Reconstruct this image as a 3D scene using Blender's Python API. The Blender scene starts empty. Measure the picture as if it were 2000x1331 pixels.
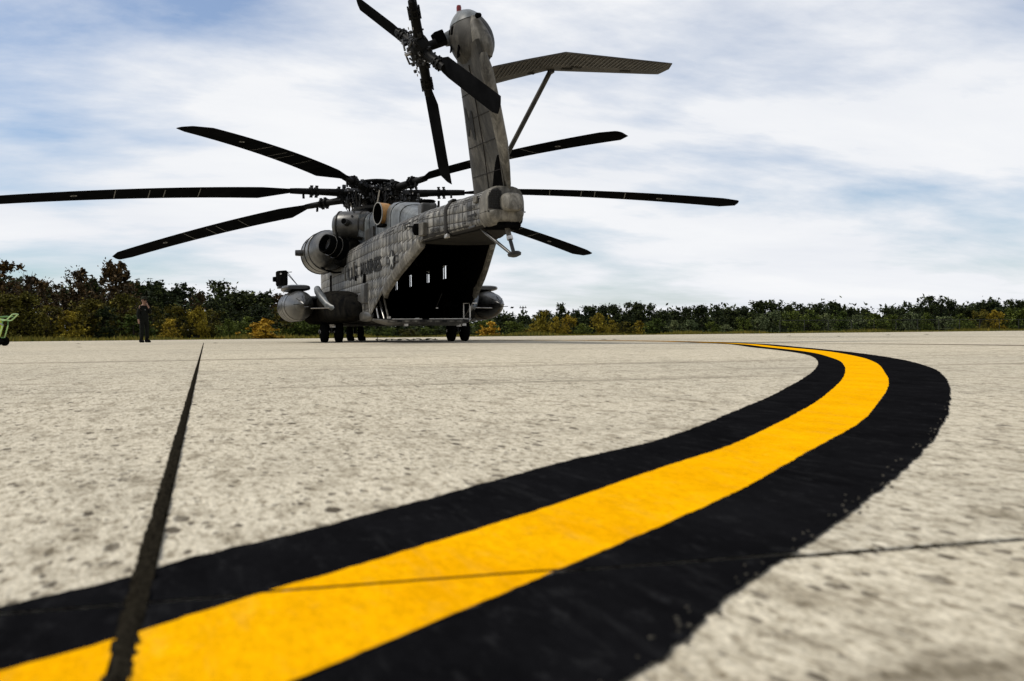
import bpy, bmesh, math, random
import numpy as np
from mathutils import Vector, Matrix

# ------------------------------------------------------------------ camera, sky, sun
scene = bpy.context.scene
CAM = Vector((-35.323, 5.958, 0.22)); YAW = -0.293; PITCH = -0.0066; ROLL = -0.0094; FPX = 2059.6
fw = Vector((math.cos(PITCH)*math.cos(YAW), math.cos(PITCH)*math.sin(YAW), math.sin(PITCH)))
rt0 = fw.cross(Vector((0, 0, 1))).normalized(); up0 = rt0.cross(fw)
rt = math.cos(ROLL)*rt0 + math.sin(ROLL)*up0
up = -math.sin(ROLL)*rt0 + math.cos(ROLL)*up0
cam_d = bpy.data.cameras.new('camera')
cam = bpy.data.objects.new('camera', cam_d)
scene.collection.objects.link(cam)
cam.matrix_world = Matrix(((rt.x, up.x, -fw.x, CAM.x), (rt.y, up.y, -fw.y, CAM.y), (rt.z, up.z, -fw.z, CAM.z), (0, 0, 0, 1)))
cam_d.sensor_width = 36.0; cam_d.lens = FPX*36.0/2000.0
cam_d.clip_start = 0.05; cam_d.clip_end = 6000
cam_d.dof.use_dof = True; cam_d.dof.focus_distance = 16.0; cam_d.dof.aperture_fstop = 8.0
scene.camera = cam

SUN_TO = Vector((0.28, 0.95, 0.0)).normalized()          # horizontal direction towards the sun
SUN_EL = math.radians(50)
world = bpy.data.worlds.new('World'); scene.world = world; world.use_nodes = True
wn = world.node_tree; wn.nodes.clear()
def WN(t, **k):
    n = wn.nodes.new(t)
    for a, b in k.items(): setattr(n, a, b)
    return n
wl = wn.links.new
sky = WN('ShaderNodeTexSky', sky_type='NISHITA', sun_disc=False)
sky.sun_elevation = SUN_EL; sky.sun_rotation = math.atan2(SUN_TO.x, SUN_TO.y)
sky.air_density = 1.0; sky.dust_density = 0.4; sky.ozone_density = 1.2
tc = WN('ShaderNodeTexCoord')
sep = WN('ShaderNodeSeparateXYZ'); wl(tc.outputs['Generated'], sep.inputs[0])
def wmath(op, a, b=None, clamp=False):
    n = WN('ShaderNodeMath', operation=op, use_clamp=clamp)
    for i, s in enumerate((a, b)):
        if s is None: continue
        if isinstance(s, (int, float)): n.inputs[i].default_value = s
        else: wl(s, n.inputs[i])
    return n.outputs[0]
zz = wmath('ADD', wmath('MAXIMUM', sep.outputs[2], 0.0), 0.16)
ux = wmath('DIVIDE', sep.outputs[0], zz); uy = wmath('DIVIDE', sep.outputs[1], zz)
# cloud layer coordinates: streets of thin cloud lying across the view
comb = WN('ShaderNodeCombineXYZ'); wl(ux, comb.inputs[0]); wl(uy, comb.inputs[1])
def wnoise(scale, detail, rough, loc, scl, rot=0.0, dist=0.0):
    m = WN('ShaderNodeMapping'); wl(comb.outputs[0], m.inputs[0])
    m.inputs['Location'].default_value = loc; m.inputs['Scale'].default_value = scl; m.inputs['Rotation'].default_value = (0, 0, rot)
    n = WN('ShaderNodeTexNoise'); wl(m.outputs[0], n.inputs[0])
    n.inputs['Scale'].default_value = scale; n.inputs['Detail'].default_value = detail
    n.inputs['Roughness'].default_value = rough; n.inputs['Distortion'].default_value = dist
    return n.outputs['Fac']
big = wnoise(0.55, 4.0, 0.55, (3.3, 1.7, 0), (1.0, 1.0, 1), 0.5, 0.2)
mid = wnoise(1.2, 9.0, 0.58, (0.4, 8.2, 0), (1.0, 0.6, 1), 0.9, 0.2)
fine = wnoise(3.2, 9.0, 0.62, (5.4, 2.2, 0), (1.0, 0.7, 1), 1.2, 0.2)
cov = wmath('ADD', wmath('MULTIPLY', big, 0.9), wmath('ADD', wmath('MULTIPLY', mid, 0.75), wmath('MULTIPLY', fine, 0.22)))
low = wmath('POWER', wmath('SUBTRACT', 1.0, wmath('MAXIMUM', sep.outputs[2], 0.0), True), 16.0)   # the sheet thickens towards the horizon
cov = wmath('ADD', cov, wmath('MULTIPLY', low, 0.20))
ramp = WN('ShaderNodeValToRGB'); wl(cov, ramp.inputs[0])
ramp.color_ramp.elements[0].position = 0.76; ramp.color_ramp.elements[0].color = (0.14, 0.14, 0.14, 1)
ramp.color_ramp.elements[1].position = 1.0; ramp.color_ramp.elements[1].color = (1, 1, 1, 1)
# brightness inside the cloud sheet
cb = WN('ShaderNodeValToRGB'); wl(mid, cb.inputs[0])
cb.color_ramp.elements[0].position = 0.3; cb.color_ramp.elements[0].color = (7.9, 8.2, 8.8, 1)
cb.color_ramp.elements[1].position = 0.65; cb.color_ramp.elements[1].color = (9.3, 9.4, 9.6, 1)
skg = WN('ShaderNodeMix', data_type='RGBA', blend_type='MULTIPLY'); skg.inputs['Factor'].default_value = 1.0
wl(sky.outputs[0], skg.inputs[6]); skg.inputs[7].default_value = (0.86, 0.98, 1.14, 1)
mx = WN('ShaderNodeMix', data_type='RGBA'); wl(ramp.outputs[0], mx.inputs['Factor'])
wl(skg.outputs[2], mx.inputs[6]); wl(cb.outputs[0], mx.inputs[7])
bg = WN('ShaderNodeBackground'); bg.inputs['Strength'].default_value = 0.1; wl(mx.outputs[2], bg.inputs['Color'])
wo = WN('ShaderNodeOutputWorld'); wl(bg.outputs[0], wo.inputs[0])

sun_d = bpy.data.lights.new('sun', 'SUN'); sun_d.energy = 2.9; sun_d.angle = math.radians(11); sun_d.color = (1.0, 0.94, 0.84)
sun = bpy.data.objects.new('sun', sun_d); scene.collection.objects.link(sun)
sd = -(SUN_TO*math.cos(SUN_EL) + Vector((0, 0, math.sin(SUN_EL))))
sun.rotation_euler = sd.to_track_quat('-Z', 'Y').to_euler(); sun.location = (0, 30, 40)

vs = scene.view_settings
vs.view_transform = 'Standard'; vs.look = 'None'; vs.exposure = 0.0; vs.gamma = 1.0; vs.use_curve_mapping = False
scene.render.engine = 'CYCLES'

# ------------------------------------------------------------------ helpers
COL = scene.collection
rnd = random.Random(7)
F2 = Vector((math.cos(YAW), math.sin(YAW), 0)); R2 = Vector((math.sin(YAW), -math.cos(YAW), 0))
def G(a, b, z=0.0):
    """ground point a metres right of and b metres ahead of where the photographer stands"""
    v = Vector((CAM.x, CAM.y, 0)) + R2*a + F2*b; v.z = z; return v

def tag(o, label=None, cat=None, group=None, kind=None):
    if label: o['label'] = label
    if cat: o['category'] = cat
    if group: o['group'] = group
    if kind: o['kind'] = kind
    return o
def empty(name, loc=(0, 0, 0), rz=0.0):
    o = bpy.data.objects.new(name, None); COL.objects.link(o); o.location = loc; o.rotation_euler = (0, 0, rz)
    o.empty_display_size = 0.3
    return o
def link(name, me, parent=None):
    o = bpy.data.objects.new(name, me); COL.objects.link(o)
    if parent: o.parent = parent
    return o
def copy_tree(o, parent=None):
    c = o.copy(); COL.objects.link(c); c.parent = parent
    for ch in list(o.children): copy_tree(ch, c)
    return c

class MB:
    def __init__(s): s.v = []; s.f = []
    def add(s, v, f):
        b = len(s.v); s.v += [tuple(q) for q in v]; s.f += [tuple(i+b for i in q) for q in f]; return s
    def box(s, c, d, R=None):
        c = Vector(c); x, y, z = d[0]/2, d[1]/2, d[2]/2
        vs_ = [Vector(q) for q in ((-x,-y,-z),(x,-y,-z),(x,y,-z),(-x,y,-z),(-x,-y,z),(x,-y,z),(x,y,z),(-x,y,z))]
        if R is not None: vs_ = [R @ q for q in vs_]
        return s.add([q+c for q in vs_], [(0,3,2,1),(4,5,6,7),(0,1,5,4),(1,2,6,5),(2,3,7,6),(3,0,4,7)])
    def rings(s, rings, closed=True, caps=True):
        n = len(rings[0]); v = [q for r in rings for q in r]; f = []
        for i in range(len(rings)-1):
            for j in range(n if closed else n-1):
                k = (j+1) % n
                f.append((i*n+j, i*n+k, (i+1)*n+k, (i+1)*n+j))
        if caps and closed:
            f.append(tuple(range(n-1, -1, -1))); f.append(tuple((len(rings)-1)*n+j for j in range(n)))
        return s.add(v, f)
    def tube(s, pts, rad, n=10, caps=True):
        pts = [Vector(q) for q in pts]
        if isinstance(rad, (int, float)): rad = [rad]*len(pts)
        rings = []; u = None
        for i, p_ in enumerate(pts):
            t = (pts[min(i+1, len(pts)-1)] - pts[max(i-1, 0)]).normalized()
            if u is None:
                u = t.orthogonal().normalized()
            else:
                u = (u - t*u.dot(t)).normalized()
            w = t.cross(u)
            rings.append([p_ + rad[i]*(math.cos(2*math.pi*j/n)*u + math.sin(2*math.pi*j/n)*w) for j in range(n)])
        return s.rings(rings, True, caps)
    def lathe(s, prof, o, ax, n=24, caps=True):
        o = Vector(o); ax = Vector(ax).normalized()
        return s.tube([o+ax*t for t, r in prof], [max(r, 1e-4) for t, r in prof], n, caps) if False else s._lathe(prof, o, ax, n, caps)
    def _lathe(s, prof, o, ax, n, caps):
        u = ax.orthogonal().normalized(); w = ax.cross(u)
        rings = [[o+ax*t+max(r, 1e-4)*(math.cos(2*math.pi*j/n)*u+math.sin(2*math.pi*j/n)*w) for j in range(n)] for t, r in prof]
        return s.rings(rings, True, caps)
    def prism(s, poly, d):
        d = Vector(d); n = len(poly); v = [Vector(q) for q in poly]; v += [q+d for q in v]
        f = [tuple(range(n-1, -1, -1)), tuple(range(n, 2*n))] + [(i, (i+1) % n, n+(i+1) % n, n+i) for i in range(n)]
        return s.add(v, f)
    def mesh(s, name, mat, sharp=40, fix=True):
        me = bpy.data.meshes.new(name); me.from_pydata(s.v, [], s.f); me.validate()
        if fix:
            bm = bmesh.new(); bm.from_mesh(me); bmesh.ops.recalc_face_normals(bm, faces=bm.faces); bm.to_mesh(me); bm.free()
        if mat: me.materials.append(mat)
        if sharp:
            me.shade_smooth(); me.set_sharp_from_angle(angle=math.radians(sharp))
        return me
    def build(s, name, mat, parent=None, sharp=40, fix=True):
        return link(name, s.mesh(name, mat, sharp, fix), parent)

def bevel(o, w=0.01, n=2):
    m = o.modifiers.new('bevel', 'BEVEL'); m.width = w; m.segments = n; m.limit_method = 'ANGLE'; m.angle_limit = math.radians(40)
    return o

# ------------------------------------------------------------------ materials
def mat(name):
    m = bpy.data.materials.new(name); m.use_nodes = True
    nt = m.node_tree; b = nt.nodes['Principled BSDF']
    return m, nt, b
def nd(nt, t, **k):
    n = nt.nodes.new(t)
    for a, b in k.items(): setattr(n, a, b)
    return n
def noise(nt, vec, scale, detail=4, rough=0.55, dist=0.0):
    n = nd(nt, 'ShaderNodeTexNoise'); n.inputs['Scale'].default_value = scale; n.inputs['Detail'].default_value = detail
    n.inputs['Roughness'].default_value = rough; n.inputs['Distortion'].default_value = dist
    if vec is not None: nt.links.new(vec, n.inputs['Vector'])
    return n.outputs['Fac']
def cramp(nt, fac, stops, interp='LINEAR'):
    n = nd(nt, 'ShaderNodeValToRGB'); n.color_ramp.interpolation = interp
    e = n.color_ramp.elements
    while len(e) < len(stops): e.new(0.5)
    for i, (p_, c) in enumerate(stops):
        e[i].position = p_
        if isinstance(c, (int, float)): c = (c, c, c)
        e[i].color = (*c, 1)
    nt.links.new(fac, n.inputs[0]); return n.outputs[0]
def mixc(nt, fac, a, b, mode='MIX'):
    n = nd(nt, 'ShaderNodeMix', data_type='RGBA', blend_type=mode)
    for s, i in ((fac, 0), (a, 6), (b, 7)):
        if isinstance(s, (int, float)): n.inputs[i].default_value = s
        elif isinstance(s, tuple): n.inputs[i].default_value = (*s, 1)
        else: nt.links.new(s, n.inputs[i])
    return n.outputs[2]
def mth(nt, op, a, b=None, c=None, clamp=False):
    n = nd(nt, 'ShaderNodeMath', operation=op, use_clamp=clamp)
    for i, s in enumerate((a, b, c)):
        if s is None: continue
        if isinstance(s, (int, float)): n.inputs[i].default_value = s
        else: nt.links.new(s, n.inputs[i])
    return n.outputs[0]
def bump(nt, b, h, strength=0.3, dist=0.01):
    n = nd(nt, 'ShaderNodeBump'); n.inputs['Strength'].default_value = strength; n.inputs['Distance'].default_value = dist
    nt.links.new(h, n.inputs['Height']); nt.links.new(n.outputs[0], b.inputs['Normal'])
def mapped(nt, out='Object', scl=(1, 1, 1), rot=(0, 0, 0)):
    t = nd(nt, 'ShaderNodeTexCoord'); m = nd(nt, 'ShaderNodeMapping'); m.inputs['Scale'].default_value = scl; m.inputs['Rotation'].default_value = rot
    nt.links.new(t.outputs[out], m.inputs[0]); return m.outputs[0]

def m_plain(name, col, rough=0.6, metal=0.0, spec=0.5, var=0.25, vscale=6.0):
    m, nt, b = mat(name)
    v = mapped(nt)
    n1 = noise(nt, v, vscale, 5, 0.6)
    c = mixc(nt, cramp(nt, n1, [(0.3, 0.0), (0.7, 1.0)]), tuple(q*(1-var) for q in col), tuple(q*(1+var) for q in col))
    nt.links.new(c, b.inputs['Base Color'])
    b.inputs['Roughness'].default_value = rough; b.inputs['Metallic'].default_value = metal; b.inputs['Specular IOR Level'].default_value = spec
    return m

def m_concrete():
    m, nt, b = mat('concrete')
    geo = nd(nt, 'ShaderNodeNewGeometry')
    mp = nd(nt, 'ShaderNodeMapping'); mp.inputs['Scale'].default_value = (0.42, 1.0, 1.0); nt.links.new(geo.outputs['Position'], mp.inputs[0])
    pos = mp.outputs[0]                                     # brushed along the slabs
    oi = nd(nt, 'ShaderNodeObjectInfo')
    big = noise(nt, pos, 0.45, 5, 0.6); blot = noise(nt, pos, 3.0, 6, 0.68)
    midn = noise(nt, pos, 16.0, 6, 0.68); fin = noise(nt, pos, 75.0, 5, 0.7); grit = noise(nt, pos, 240.0, 3, 0.6)
    st = nd(nt, 'ShaderNodeMapping'); st.inputs['Scale'].default_value = (0.9, 0.05, 1); st.inputs['Rotation'].default_value = (0, 0, 0.25)
    nt.links.new(geo.outputs['Position'], st.inputs[0])
    streak = noise(nt, st.outputs[0], 2.2, 6, 0.65)
    c = cramp(nt, fin, [(0.34, (0.24, 0.20, 0.135)), (0.48, (0.59, 0.53, 0.405)), (0.70, (0.79, 0.72, 0.565))])
    c = mixc(nt, 0.65, c, cramp(nt, midn, [(0.34, (0.40, 0.37, 0.32)), (0.50, (1, 1, 1)), (0.7, (1.12, 1.12, 1.12))]), 'MULTIPLY')
    c = mixc(nt, 0.8, c, cramp(nt, blot, [(0.30, (0.80, 0.80, 0.80)), (0.50, (1, 1, 1))]), 'MULTIPLY')
    c = mixc(nt, 0.6, c, cramp(nt, big, [(0.3, (0.78, 0.79, 0.80)), (0.6, (1, 1, 1))]), 'MULTIPLY')
    c = mixc(nt, 0.8, c, cramp(nt, streak, [(0.32, (0.42, 0.40, 0.37)), (0.43, (1, 1, 1))]), 'MULTIPLY')
    c = mixc(nt, 0.6, c, cramp(nt, noise(nt, pos, 5.5, 8, 0.8), [(0.34, (0.42, 0.39, 0.34)), (0.46, (1, 1, 1))]), 'MULTIPLY')
    c = mixc(nt, 0.6, c, cramp(nt, grit, [(0.34, 0.42), (0.6, 1.1)]), 'MULTIPLY')
    # pits left by lost aggregate, two sizes
    wn3 = nd(nt, 'ShaderNodeTexNoise'); wn3.inputs['Scale'].default_value = 90; nt.links.new(pos, wn3.inputs['Vector'])
    h = mth(nt, 'ADD', mth(nt, 'MULTIPLY', fin, 0.8), mth(nt, 'MULTIPLY', midn, 0.6))
    for scale, thr, gain, amp, dens in ((70.0, 0.38, 0.74, 0.008, 1.1), (30.0, 0.46, 0.70, 0.012, 1.3), (13.0, 0.86, 1.3, 0.03, 1.0)):
        pv = nd(nt, 'ShaderNodeTexVoronoi'); pv.inputs['Scale'].default_value = scale
        wsc = nd(nt, 'ShaderNodeVectorMath', operation='SCALE'); nt.links.new(wn3.outputs['Color'], wsc.inputs[0]); wsc.inputs[3].default_value = amp
        warp = nd(nt, 'ShaderNodeVectorMath', operation='ADD'); nt.links.new(pos, warp.inputs[0]); nt.links.new(wsc.outputs[0], warp.inputs[1])
        nt.links.new(warp.outputs[0], pv.inputs['Vector'])
        sel = nd(nt, 'ShaderNodeSeparateColor'); nt.links.new(pv.outputs['Color'], sel.inputs[0])
        size = mth(nt, 'MULTIPLY', mth(nt, 'SUBTRACT', sel.outputs[0], thr, clamp=True), gain)
        pit = mth(nt, 'DIVIDE', mth(nt, 'SUBTRACT', size, pv.outputs['Distance']), 0.10, clamp=True)
        dep = mth(nt, 'MULTIPLY', pit, mth(nt, 'ADD', mth(nt, 'MULTIPLY', sel.outputs[1], 0.55*dens), 0.35*dens), clamp=True)
        c = mixc(nt, dep, c, (0.085, 0.070, 0.050))
        h = mth(nt, 'SUBTRACT', h, mth(nt, 'MULTIPLY', pit, 1.0))
    c = mixc(nt, 1.0, c, cramp(nt, oi.outputs['Random'], [(0.0, (0.90, 0.90, 0.91)), (1.0, (1.02, 1.01, 1.0))]), 'MULTIPLY')
    nt.links.new(c, b.inputs['Base Color'])
    b.inputs['Roughness'].default_value = 0.95; b.inputs['Specular IOR Level'].default_value = 0.05
    bump(nt, b, h, 0.5, 0.006)
    return m
def m_paint(name, col, dark, wear=0.5, worn=(0.03, 0.03, 0.03), scuff=0.3):
    m, nt, b = mat(name)
    geo = nd(nt, 'ShaderNodeNewGeometry')
    mp = nd(nt, 'ShaderNodeMapping'); mp.inputs['Scale'].default_value = (0.45, 1.0, 1.0); nt.links.new(geo.outputs['Position'], mp.inputs[0]); pos = mp.outputs[0]
    mp2 = nd(nt, 'ShaderNodeMapping'); mp2.inputs['Scale'].default_value = (0.12, 1.0, 1.0); mp2.inputs['Rotation'].default_value = (0, 0, -0.75); nt.links.new(geo.outputs['Position'], mp2.inputs[0])
    n1 = noise(nt, pos, 7.0, 6, 0.65); n2 = noise(nt, pos, 90.0, 5, 0.75); n3 = noise(nt, pos, 34.0, 7, 0.75); n4 = noise(nt, mp2.outputs[0], 26.0, 6, 0.7)
    c = mixc(nt, cramp(nt, n1, [(0.3, 0.0), (0.7, 1.0)]), dark, col)
    c = mixc(nt, mth(nt, 'MULTIPLY', cramp(nt, n3, [(0.55, 0.0), (0.70, 1.0)]), wear), c, worn)
    c = mixc(nt, mth(nt, 'MULTIPLY', cramp(nt, n4, [(0.56, 0.0), (0.68, 1.0)]), scuff), c, worn)
    c = mixc(nt, 0.5, c, cramp(nt, n2, [(0.3, 0.6), (0.62, 1.1)]), 'MULTIPLY')
    nt.links.new(c, b.inputs['Base Color']); b.inputs['Roughness'].default_value = 0.95; b.inputs['Specular IOR Level'].default_value = 0.0
    bump(nt, b, n2, 0.5, 0.005)
    return m
def m_skin(name, light=(0.19, 0.185, 0.17), darkc=(0.05, 0.048, 0.045), edges=False, stain=0.85, rough=0.6, spec=0.25):
    """weathered low visibility aircraft grey with oily grime"""
    m, nt, b = mat(name)
    v = mapped(nt)
    n1 = noise(nt, v, 1.3, 6, 0.65, 0.6)
    vs2 = mapped(nt, 'Object', (1.6, 1.6, 0.5)); n2 = noise(nt, vs2, 3.2, 7, 0.7, 0.8)
    n3 = noise(nt, v, 22, 4, 0.6)
    c = mixc(nt, cramp(nt, n1, [(0.32, 0.0), (0.66, 1.0)]), darkc, light)
    c = mixc(nt, mth(nt, 'MULTIPLY', cramp(nt, n2, [(0.43, 1.0), (0.62, 0.0)]), stain), c, (0.022, 0.020, 0.016))
    c = mixc(nt, 0.35, c, cramp(nt, n3, [(0.3, 0.6), (0.7, 1.15)]), 'MULTIPLY')
    if edges:
        t = nd(nt, 'ShaderNodeTexCoord'); s = nd(nt, 'ShaderNodeSeparateXYZ'); nt.links.new(t.outputs['Generated'], s.inputs[0])
        d = None
        for ax in (0, 2):
            e = mth(nt, 'ABSOLUTE', mth(nt, 'SUBTRACT', s.outputs[ax], 0.5))
            d = e if d is None else mth(nt, 'MAXIMUM', d, e)
        d = mth(nt, 'ADD', d, mth(nt, 'MULTIPLY', mth(nt, 'SUBTRACT', noise(nt, v, 9, 4), 0.5), 0.34))
        oi = nd(nt, 'ShaderNodeObjectInfo')
        c = mixc(nt, mth(nt, 'MULTIPLY', cramp(nt, d, [(0.30, 0.0), (0.58, 1.0)]), 0.62), c, (0.03, 0.027, 0.022))
        c = mixc(nt, 1.0, c, cramp(nt, oi.outputs['Random'], [(0, 0.85), (1, 1.12)]), 'MULTIPLY')
    nt.links.new(c, b.inputs['Base Color']); b.inputs['Roughness'].default_value = rough; b.inputs['Specular IOR Level'].default_value = spec
    bump(nt, b, n1, 0.25, 0.03)
    return m
def m_leaf(name, c1, c2, c3):
    m, nt, b = mat(name)
    oi = nd(nt, 'ShaderNodeObjectInfo'); geo = nd(nt, 'ShaderNodeNewGeometry')
    n = noise(nt, geo.outputs['Position'], 1.1, 3, 0.6)
    f = mth(nt, 'ADD', mth(nt, 'MULTIPLY', n, 0.8), mth(nt, 'ADD', mth(nt, 'MULTIPLY', geo.outputs['Random Per Island'], 0.36), 0.06))
    c = cramp(nt, f, [(0.35, c1), (0.65, c2), (0.95, c3)])
    c = mixc(nt, 1.0, c, cramp(nt, oi.outputs['Random'], [(0, (0.75, 0.8, 0.8)), (1, (1.2, 1.12, 1.0))]), 'MULTIPLY')
    nt.links.new(c, b.inputs['Base Color']); b.inputs['Roughness'].default_value = 0.7; b.inputs['Specular IOR Level'].default_value = 0.12
    return m

M = {}
M['concrete'] = m_concrete()
M['yellow'] = m_paint('yellow_paint', (0.88, 0.44, 0.002), (0.74, 0.33, 0.001), 0.22, (0.62, 0.36, 0.06), 0.16)
M['black_paint'] = m_paint('black_paint', (0.008, 0.008, 0.009), (0.0035, 0.0035, 0.004), 0.55, (0.024, 0.024, 0.025), 0.35)
M['sealant'] = m_plain('joint_sealant', (0.014, 0.012, 0.0085), 0.95, 0, 0.0, 0.95, 260)
M['soil'] = m_plain('soil_and_turf', (0.055, 0.06, 0.018), 0.95, 0, 0.05, 0.4, 0.6)
M['grass'] = m_leaf('grass_blades', (0.05, 0.065, 0.012), (0.13, 0.12, 0.02), (0.34, 0.26, 0.05))
M['skin'] = m_skin('aircraft_grey', (0.105, 0.10, 0.09), (0.020, 0.019, 0.017), False, 0.8, 0.36, 0.5)
M['panel'] = m_skin('aircraft_grey_panel', (0.40, 0.38, 0.335), (0.045, 0.041, 0.034), True, 0.95, 0.48, 0.4)
M['pale'] = m_skin('pale_grey_fairing', (0.26, 0.24, 0.20), (0.075, 0.068, 0.056), False, 0.7)
M['fin'] = m_skin('fin_grey', (0.10, 0.091, 0.076), (0.022, 0.020, 0.016), False, 0.9)
M['under'] = m_skin('sooty_shaded_grey', (0.022, 0.02, 0.017), (0.006, 0.0055, 0.005), False, 0.8, 0.8, 0.05)  # sooty belly, with the underside's shade put into the dark colour
M['grime'] = m_plain('seam_grime', (0.018, 0.0165, 0.015), 0.8, 0, 0.2, 0.3)
M['inside'] = m_plain('cabin_shade_black', (0.004, 0.004, 0.004), 0.9, 0, 0.0, 0.3)  # cabin shade is put into this near-black colour
M['blue_grey'] = m_skin('blue_grey_paint', (0.19, 0.21, 0.215), (0.045, 0.052, 0.056), False, 0.6, 0.4, 0.4)
M['tank'] = m_skin('tank_grey', (0.042, 0.044, 0.043), (0.008, 0.0088, 0.0092), False, 0.7, 0.32, 0.5)
M['sponson'] = m_skin('sponson_shade_black', (0.006, 0.0062, 0.0065), (0.003, 0.003, 0.0033), False, 0.6, 0.7, 0.0)  # shade on the sponson's rear faces is put into this near-black
M['blade'] = m_plain('rotor_black', (0.006, 0.0062, 0.0068), 0.7, 0, 0.0, 0.35, 2.0)
M['cuff'] = m_plain('rotor_cuff_black', (0.006, 0.0058, 0.0054), 0.5, 0, 0.06, 0.5, 4.0)
M['steel'] = m_plain('worn_steel', (0.42, 0.40, 0.37), 0.35, 0.9, 0.5, 0.4, 9)
M['dkmetal'] = m_plain('dark_oily_metal', (0.011, 0.0106, 0.010), 0.45, 0.1, 0.4, 0.5, 9)
M['bronze'] = m_plain('heat_tinted_bronze', (0.42, 0.22, 0.07), 0.5, 0.35, 0.5, 0.35, 6)
M['soot_shade'] = m_plain('exhaust_soot_and_shade', (0.004, 0.004, 0.004), 0.8, 0, 0.0, 0.3)  # sooty exhausts; also paints in the shade of slot and hollow
M['rubber'] = m_plain('tyre_rubber', (0.006, 0.006, 0.006), 0.85, 0, 0.0, 0.3)
M['mark'] = m_plain('dark_marking', (0.016, 0.016, 0.016), 0.8, 0, 0.2, 0.35, 8)
M['marklight'] = m_plain('light_marking', (0.26, 0.26, 0.245), 0.8, 0, 0.2, 0.25, 8)
M['white'] = m_plain('white_marking', (0.17, 0.17, 0.165), 0.7, 0, 0.2, 0.3, 8)
M['red'] = m_plain('red_beacon', (0.16, 0.008, 0.005), 0.25, 0, 0.5, 0.1)
M['vent'] = m_plain('vent_mesh', (0.03, 0.029, 0.027), 0.7, 0.2, 0.3, 0.5, 40)
def m_glass():
    m, nt, b = mat('cabin_window_glass')
    b.inputs['Base Color'].default_value = (0.95, 0.96, 0.95, 1); b.inputs['Roughness'].default_value = 0.02
    b.inputs['Transmission Weight'].default_value = 1.0; b.inputs['IOR'].default_value = 1.02
    return m
M['glass'] = m_glass()
M['bark'] = m_plain('bark', (0.03, 0.024, 0.017), 0.95, 0, 0.1, 0.5, 5)
M['leaf_dark'] = m_leaf('foliage_dark', (0.007, 0.010, 0.005), (0.020, 0.029, 0.009), (0.085, 0.105, 0.026))
M['leaf_green'] = m_leaf('foliage_green', (0.012, 0.019, 0.004), (0.065, 0.090, 0.014), (0.21, 0.25, 0.05))
M['leaf_olive'] = m_leaf('foliage_olive', (0.013, 0.014, 0.003), (0.080, 0.072, 0.010), (0.24, 0.20, 0.03))
M['leaf_rust'] = m_leaf('foliage_rust', (0.010, 0.007, 0.004), (0.042, 0.027, 0.010), (0.13, 0.075, 0.022))
M['leaf_yellow'] = m_leaf('foliage_yellow', (0.05, 0.035, 0.004), (0.23, 0.17, 0.014), (0.52, 0.40, 0.05))
M['leaf_gold'] = m_leaf('foliage_gold', (0.14, 0.085, 0.008), (0.36, 0.22, 0.02), (0.60, 0.42, 0.06))
M['leaf_silver'] = m_leaf('foliage_silver_green', (0.012, 0.018, 0.008), (0.075, 0.10, 0.038), (0.34, 0.38, 0.20))

# ------------------------------------------------------------------ ground
ground = MB().add([(-900, -900, -0.06), (1500, -900, -0.06), (1500, 900, -0.06), (-900, 900, -0.06)], [(0, 1, 2, 3)]).build('ground', M['soil'], None, 0)
tag(ground, 'dark soil and turf beyond the concrete apron', 'ground', None, 'structure')

XJ, YJ, SX, SY, JW = -34.41, 6.008, 6.1, 10.2, 0.0085
K0, K1, L0, L1 = -2, 6, -3, 3
SROT = -0.010; PIV = (-34.67, 6.008)                        # the slab grid is turned a little against the parking axis
def RQ(x, y, k=1):
    c, s_ = math.cos(SROT), k*math.sin(SROT); dx_, dy_ = x-PIV[0], y-PIV[1]
    return PIV[0]+c*dx_-s_*dy_, PIV[1]+s_*dx_+c*dy_
X0, X1, Y0, Y1 = XJ+K0*SX, XJ+K1*SX, YJ+L0*SY, YJ+L1*SY
EA, EB = (-33.0, 68.0), (60.0, 117.0)                      # two points of the apron's far edge
def edge_at(a):
    return EA[1] + (a-EA[0])*(EB[1]-EA[1])/(EB[0]-EA[0])
# apron sheet: a frame of concrete round the field of slabs, cut along the grass edge
bm = bmesh.new()
pa, pb = G(-260, edge_at(-260)), G(330, edge_at(330)); qa, qb = G(330, -80), G(-260, -80)
f = bm.faces.new([bm.verts.new((q.x, q.y, 0)) for q in (pa, pb, qa, qb)])
for co, no in (((X0-0.01, 0, 0), (1, 0, 0)), ((X1+0.01, 0, 0), (1, 0, 0)), ((0, Y0-0.01, 0), (0, 1, 0)), ((0, Y1+0.01, 0), (0, 1, 0))):
    cq = RQ(co[0] or PIV[0], co[1] or PIV[1]); nq = (no[0]*math.cos(SROT)-no[1]*math.sin(SROT), no[0]*math.sin(SROT)+no[1]*math.cos(SROT), 0)
    bmesh.ops.bisect_plane(bm, geom=bm.verts[:]+bm.edges[:]+bm.faces[:], plane_co=(*cq, 0), plane_no=nq)
def in_field(f):
    q = f.calc_center_median(); x_, y_ = RQ(q.x, q.y, -1); return X0 < x_ < X1 and Y0 < y_ < Y1
bmesh.ops.delete(bm, geom=[f for f in bm.faces if in_field(f)], context='FACES')
ret = bmesh.ops.extrude_face_region(bm, geom=bm.faces[:])
for v in [g for g in ret['geom'] if isinstance(g, bmesh.types.BMVert)]: v.co.z = -0.05
bmesh.ops.recalc_face_normals(bm, faces=bm.faces)
me = bpy.data.meshes.new('apron'); bm.to_mesh(me); bm.free(); me.materials.append(M['concrete'])
apron = link('apron', me); tag(apron, 'pale pitted concrete aircraft apron', 'apron', None, 'structure')
sl = MB(); hx, hy = SX/2-JW, SY/2-JW
def ring(ix, z, n=1):
    return [(-hx+ix, -hy+ix, z), (hx-ix, -hy+ix, z), (hx-ix, hy-ix, z), (-hx+ix, hy-ix, z)]
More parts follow.
